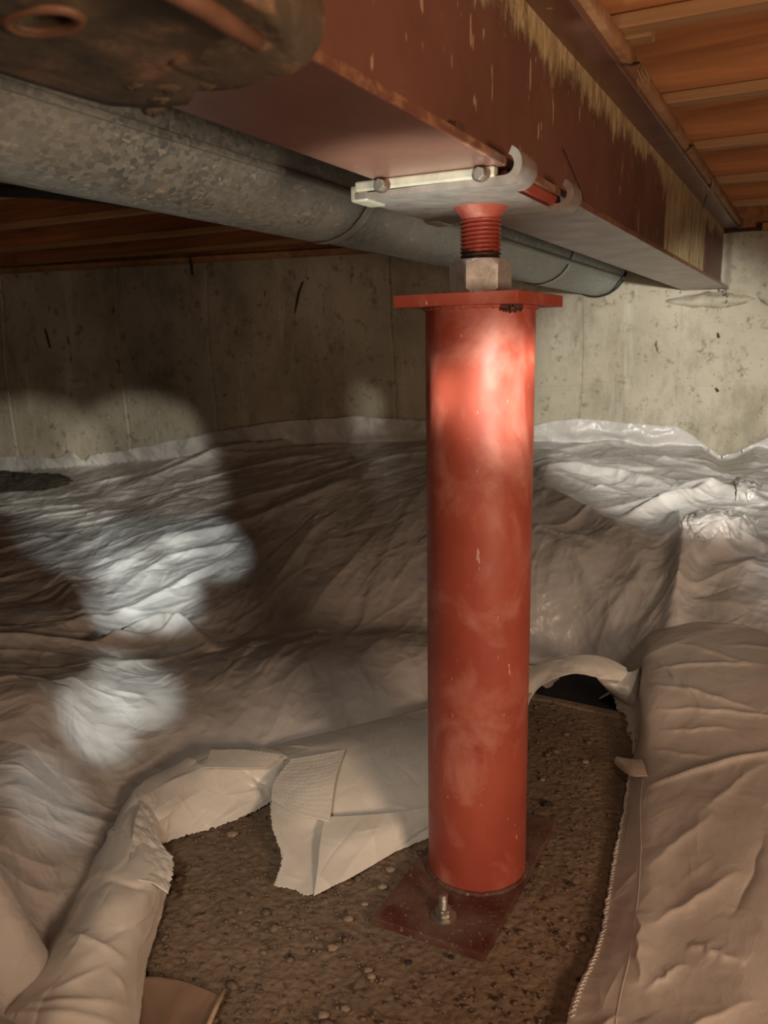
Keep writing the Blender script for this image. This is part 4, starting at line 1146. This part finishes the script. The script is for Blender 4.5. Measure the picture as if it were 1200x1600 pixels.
# loose crumpled scraps on the far right slope
def scrap(rows, seed, name, label, m=M_sheet, wr=.012):
    rows = [[tuple(ground(x_, y_) + np.array([0, 0, l_])) for x_, y_, l_ in r_] for r_ in rows]
    o_ = patch(name, rows, m, None, 70, 90, wr, 22, seed, rag=.003, ragsides=('end', 'start'), px=False, cre=60, slope=.9)
    tag(o_, label, 'plastic scrap'); return o_
scrap([[(1068,812,.004),(1100,806,.02),(1130,812,.022),(1160,806,.012),(1180,812,.004)], [(1066,826,.012),(1100,826,.04),(1135,828,.045),(1165,824,.03),(1184,826,.012)], [(1080,842,.004),(1105,846,.01),(1140,848,.012),(1165,846,.008),(1182,846,.004)]], 83, 'crumpled_scrap', 'crumpled white plastic scrap lying across the right sheet slope')
scrap([[(1146,752,.006),(1162,750,.02),(1192,762,.006)], [(1150,768,.016),(1162,770,.028),(1182,776,.012)], [(1150,784,.005),(1160,786,.010),(1172,786,.006)]], 86, 'torn_strip', 'small torn white strip standing up near the right frame edge', M_sheet, .006)
gp = ground(20, 752); a = np.linspace(0, 2*np.pi, 60); b = np.linspace(0, np.pi/2, 30); A, Bq = np.meshgrid(a, b)
q_ = 1 + .35*gnoise(np.cos(A)*3+4, np.sin(A)*3+Bq*2, 71) + .12*gnoise(A*9, Bq*9, 72)
Sp = gp + (np.cos(A)*np.cos(Bq)*q_*.26)[..., None]*WD + (np.sin(A)*np.cos(Bq)*q_*.14)[..., None]*WN + (np.sin(Bq)*q_*.05-.015)[..., None]*np.array([0, 0, 1.])
tag(gridmesh('soil_pile', Sp, m_plain('brown_soil', (.055, .042, .028), .95, 0, .7, .9, 12), None), 'dark spilled soil heap on the sheet by the back wall, far left', 'soil')
# brown scrap and pale stick at the lower left
sc1 = patch('brown_sheet_scrap', [[(150,1560,.020),(215,1528,.016),(280,1532,.016),(350,1558,.020)], [(150,1600,.018),(215,1580,.012),(270,1585,.012),(335,1590,.018)], [(150,1650,.014),(215,1640,.01),(260,1640,.01),(310,1650,.014)]], M_scrap, None, 60, 60, .0012, 18, 91)
tag(sc1, 'flat brown translucent sheet scrap on the footing, bottom left', 'plastic scrap')
a = MB(); a.tube([tuple(atz(350, 1547, .022)), tuple(atz(335, 1580, .020)), tuple(atz(318, 1620, .018))], .0035, 12)
tag(a.build('pale_stick', M_stick, None, smooth=True), 'thin pale wooden stick lying on the footing at the bottom left', 'stick')

# ================================================================ LOOSE PEBBLES
rp = random.Random(12)
def pebble(px, py, r_, mat, name, label, group, seed):
    a_ = np.linspace(0, 2*np.pi, 13); b_ = np.linspace(-np.pi/2, np.pi/2, 8); A, Bq = np.meshgrid(a_, b_)
    rr_ = 1+.25*gnoise(np.cos(A)*1.5+seed, np.sin(A)*1.5+Bq, seed)
    c_ = atz(px, py, .004)
    S = np.stack([c_[0]+r_*1.25*rr_*np.cos(A)*np.cos(Bq), c_[1]+r_*rr_*np.sin(A)*np.cos(Bq), .0035+r_*.6*rr_*np.sin(Bq)], -1)
    o_ = gridmesh(name, S, mat, None); tag(o_, label, 'stone' if 'pebble' in name else 'chip', group)
for k, (px, py, r_) in enumerate([(544,1435,.0075),(520,1480,.0075),(363,1303,.009),(598,1385,.007),(610,1358,.007),(575,1515,.006),(580,1525,.006),(540,1575,.006),(505,1585,.007),(570,1412,.005),(915,1190,.007),(847,1218,.005)]):
    pebble(px, py, r_, M_stone, 'pebble', 'small tan pebble lying loose on the rough footing', 'loose pebbles on the footing', 20+k)
for k, (px, py, r_) in enumerate([(854,1255,.008),(637,1503,.005),(868,1457,.004),(600,1300,.006),(705,1495,.004),(890,1380,.005),(905,1530,.004),(775,1560,.004)]):
    pebble(px, py, r_, M_chip, 'dark_chip', 'small black chip lying on the rough footing', 'black chips on the footing', 50+k)
